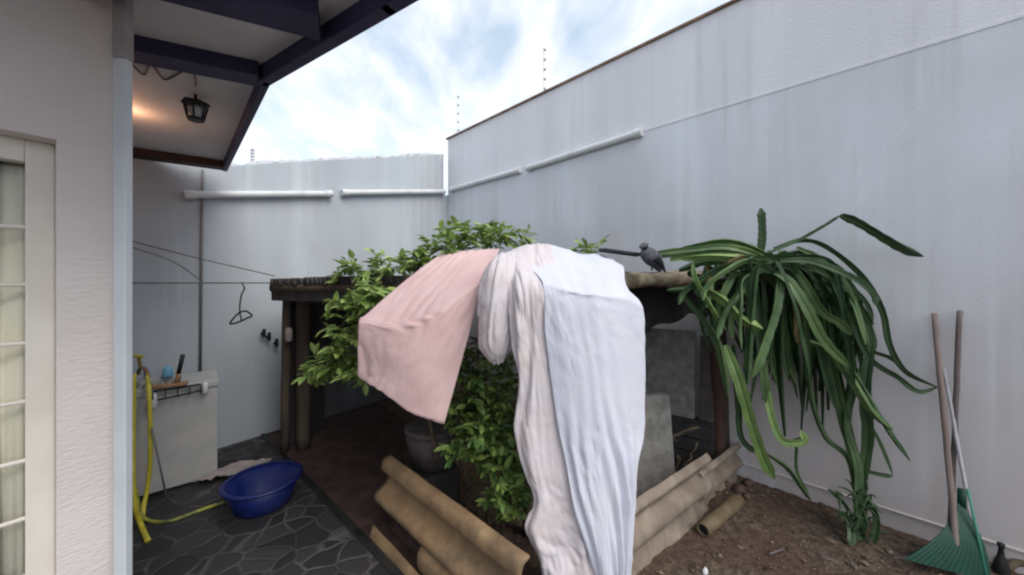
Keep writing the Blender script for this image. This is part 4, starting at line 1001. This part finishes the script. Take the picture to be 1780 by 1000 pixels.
T = [
 ([(1330, 442, 2.35), (1385, 420, 2.3), (1430, 395, 2.2), (1462, 374, 2.15)], .011, 0),
 ([(1462, 374, 2.15), (1490, 385, 2.13), (1530, 408, 2.1), (1572, 432, 2.1), (1605, 446, 2.1)], .026, 0),
 ([(1325, 442, 2.4), (1326, 405, 2.4), (1322, 362, 2.4)], .026, 0),
 ([(1345, 432, 2.4), (1395, 417, 2.35), (1440, 430, 2.3), (1500, 480, 2.25), (1535, 540, 2.2), (1548, 600, 2.15), (1575, 645, 2.1), (1630, 674, 2.1)], .018, 0),
 ([(1345, 445, 2.4), (1400, 440, 2.35), (1450, 480, 2.3), (1480, 550, 2.28), (1510, 620, 2.2), (1560, 655, 2.15), (1595, 680, 2.1), (1630, 673, 2.1)], .016, 0),
 ([(1470, 545, 2.3), (1500, 600, 2.25), (1545, 620, 2.2), (1560, 630, 2.15)], .013, 0),
 ([(1325, 462, 2.3), (1370, 490, 2.2), (1400, 535, 2.15), (1430, 590, 2.15), (1478, 640, 2.15)], .030, 1),
 ([(1370, 455, 2.25), (1400, 490, 2.15), (1430, 540, 2.12), (1460, 560, 2.1), (1480, 582, 2.1)], .026, 1),
 ([(1185, 508, 2.4), (1215, 545, 2.35), (1245, 590, 2.3), (1258, 640, 2.25), (1265, 690, 2.2)], .024, 1),
 ([(1262, 600, 2.2), (1285, 660, 2.12), (1305, 730, 2.1), (1325, 790, 2.1), (1345, 832, 2.1)], .032, 2),
 ([(1355, 480, 2.25), (1348, 540, 2.2), (1328, 600, 2.18), (1308, 655, 2.18)], .028, 1),
 ([(1292, 475, 2.3), (1310, 540, 2.25), (1322, 620, 2.25), (1330, 700, 2.25)], .030, 0),
 ([(1215, 500, 2.3), (1255, 520, 2.2), (1290, 555, 2.15), (1325, 572, 2.12)], .030, 2),
 ([(1395, 590, 2.25), (1440, 610, 2.2), (1480, 660, 2.15), (1515, 715, 2.1), (1552, 748, 2.1)], .022, 1),
 ([(1480, 640, 2.2), (1510, 690, 2.15), (1545, 750, 2.1), (1582, 802, 2.1)], .013, 0),
 ([(1440, 600, 2.3), (1460, 700, 2.28), (1485, 800, 2.25), (1495, 880, 2.22), (1492, 945, 2.15)], .030, 0),
 ([(1515, 600, 2.2), (1505, 680, 2.2), (1510, 760, 2.2), (1498, 850, 2.2), (1500, 940, 2.15)], .030, 0),
 ([(1470, 560, 2.3), (1480, 660, 2.28), (1470, 740, 2.25), (1490, 820, 2.2), (1485, 940, 2.15)], .026, 0),
 ([(1400, 600, 2.35), (1410, 690, 2.35), (1435, 760, 2.3), (1475, 800, 2.25), (1490, 880, 2.2)], .016, 0),
 ([(1325, 640, 2.3), (1340, 720, 2.25), (1360, 765, 2.2), (1395, 765, 2.18), (1390, 748, 2.18)], .024, 2),
 ([(1335, 790, 2.2), (1370, 815, 2.2), (1395, 850, 2.2), (1410, 870, 2.2)], .014, 0),
 ([(1385, 770, 2.3), (1385, 820, 2.3), (1405, 860, 2.3)], .010, 0),
 ([(1275, 600, 2.5), (1285, 700, 2.5), (1290, 760, 2.45), (1320, 790, 2.4)], .024, 0),
 ([(1150, 446, 2.45), (1210, 428, 2.4), (1270, 420, 2.35), (1335, 442, 2.35)], .028, 1),
 ([(1165, 452, 2.4), (1230, 438, 2.35), (1290, 436, 2.3), (1330, 450, 2.3)], .024, 2),
 ([(1185, 450, 2.3), (1240, 446, 2.25), (1300, 448, 2.25)], .022, 2),
 ([(1385, 430, 2.35), (1440, 460, 2.3), (1480, 520, 2.25), (1505, 600, 2.2)], .018, 1),
 ([(1490, 640, 2.2), (1505, 720, 2.2), (1530, 772, 2.18), (1552, 826, 2.15)], .010, 0),
 ([(1495, 815, 2.2), (1520, 822, 2.18), (1552, 828, 2.15)], .014, 0),
 ([(1440, 850, 2.3), (1470, 880, 2.25), (1488, 920, 2.2)], .012, 0),
 ([(1510, 870, 2.15), (1525, 900, 2.12), (1520, 945, 2.1)], .020, 0),
 ([(1465, 890, 2.2), (1478, 915, 2.15), (1480, 950, 2.1)], .020, 0),
 ([(1140, 440, 2.4), (1200, 434, 2.35), (1265, 430, 2.3), (1330, 446, 2.3)], .020, 1),
 ([(1180, 470, 2.3), (1230, 455, 2.25), (1290, 458, 2.25), (1330, 452, 2.3)], .022, 0),
 ([(1160, 505, 2.4), (1200, 500, 2.3), (1250, 470, 2.25), (1310, 455, 2.3)], .018, 1),
 ([(1205, 458, 2.25), (1212, 490, 2.2), (1240, 540, 2.2), (1262, 575, 2.2)], .016, 2),
 ([(1238, 470, 2.3), (1236, 510, 2.25), (1228, 535, 2.2)], .010, 2),
 ([(1225, 505, 2.3), (1240, 470, 2.28), (1250, 450, 2.28)], .009, 2),
]
CM = [M['cactus'], M['cactus'], M['cactus_light']]
cm_mid = mat('cactus_mid_green', (0.055, 0.115, 0.038), (0.12, 0.19, 0.065), 7, 0.5, 0.2, 30, spec=0.45, c3=(0.05, 0.10, 0.04), s3=3)
CM[1] = cm_mid; CM.append(mat('cactus_deep_green', (0.018, 0.045, 0.018), (0.04, 0.08, 0.03), 9, 0.6, 0.2, 30))
M['cactus_dry'] = mat('cactus_dry_stem', (0.14, 0.12, 0.05), (0.24, 0.2, 0.1), 12, 0.8, 0.3, 30)
for i, (pts, r, c) in enumerate(T): stem(pts, r, CM[c], i)
rnd = random.Random(78)
rm = MB()
for i in range(46):
    px = 1495 + rnd.gauss(0, 14); py = rnd.uniform(850, 940); d = 2.14 + rnd.uniform(-.03, .05)
    a = at(px, py, d); b = a + Vector((rnd.gauss(0, .05), rnd.gauss(-.02, .04), rnd.uniform(-.09, .06)))
    rm.tube(catmull([a, a.lerp(b, .5) + Vector((0, 0, .015)), b], 6), lambda t: .007 * (1 - t) + .0015, 5)
rm.build('aerial_roots', CM[3], cac, smooth=True)['kind'] = 'stuff'
rnd = random.Random(77)
bk = MB(); r9 = random.Random(31)
for i in range(90):
    ex = 1225 + (i * .618 % 1) * 275 + r9.uniform(-10, 10); sd_ = ex - 1330
    ey = r9.uniform(480, 620) + (r9.uniform(0, 170) if 1300 < ex < 1500 else 0); d0 = r9.uniform(2.42, 2.62)
    pp = [(1330 + sd_ * .3 + r9.uniform(-30, 30), 450 + r9.uniform(0, 40)), (1330 + sd_ * .8 + r9.uniform(-25, 25), 480 + r9.uniform(0, 40)), (ex + r9.uniform(-25, 25), (480 + ey) / 2), (ex, ey)]
    pa = catmull([at(q[0], q[1], min(d0, wd(q[0]) - r9.uniform(.05, .14))) for q in pp], 20); r0_ = r9.uniform(.010, .020)
    bk.tube(pa, lambda t: r0_ * (1 - .6 * max(0, t - .8) / .2), 6, prof=[1, .3] * 3)
bk.build('inner_tangle', CM[3], cac, smooth=False)['kind'] = 'stuff'
for i in range(60):
    k = (i * .618) % 1
    ex = 1190 + k * 335 + rnd.uniform(-12, 12)
    side_ = (ex - 1330)
    sx = 1330 + side_ * rnd.uniform(.35, .7) + rnd.uniform(-25, 25); sy = 436 + rnd.uniform(0, 50) + abs(side_) * .08
    ey = rnd.uniform(520, 690) + (70 if 1330 < ex < 1510 and i % 3 == 0 else 0) - (70 if ex < 1270 else 0)
    d0 = rnd.uniform(2.18, 2.62); d1 = d0 - rnd.uniform(-.05, .10)
    pts = [(1330 + rnd.uniform(-30, 40), 446 + rnd.uniform(-4, 40), d0 + .03), (sx, sy, d0), (sx + (ex - sx) * .62, sy + (ey - sy) * .36, d1), (ex - side_ * .03, sy + (ey - sy) * .72, d1), (ex + rnd.uniform(-5, 16), ey, d1 - .02)]
    m_ = [0, 3, 0, 3, 1, 0, 3, 0, 1, 3, 0][i % 11]
    stem(pts, rnd.uniform(.010, .020) if i % 4 else rnd.uniform(.020, .026), M['cactus_dry'] if i % 17 == 5 else CM[m_], 200 + i, 40)
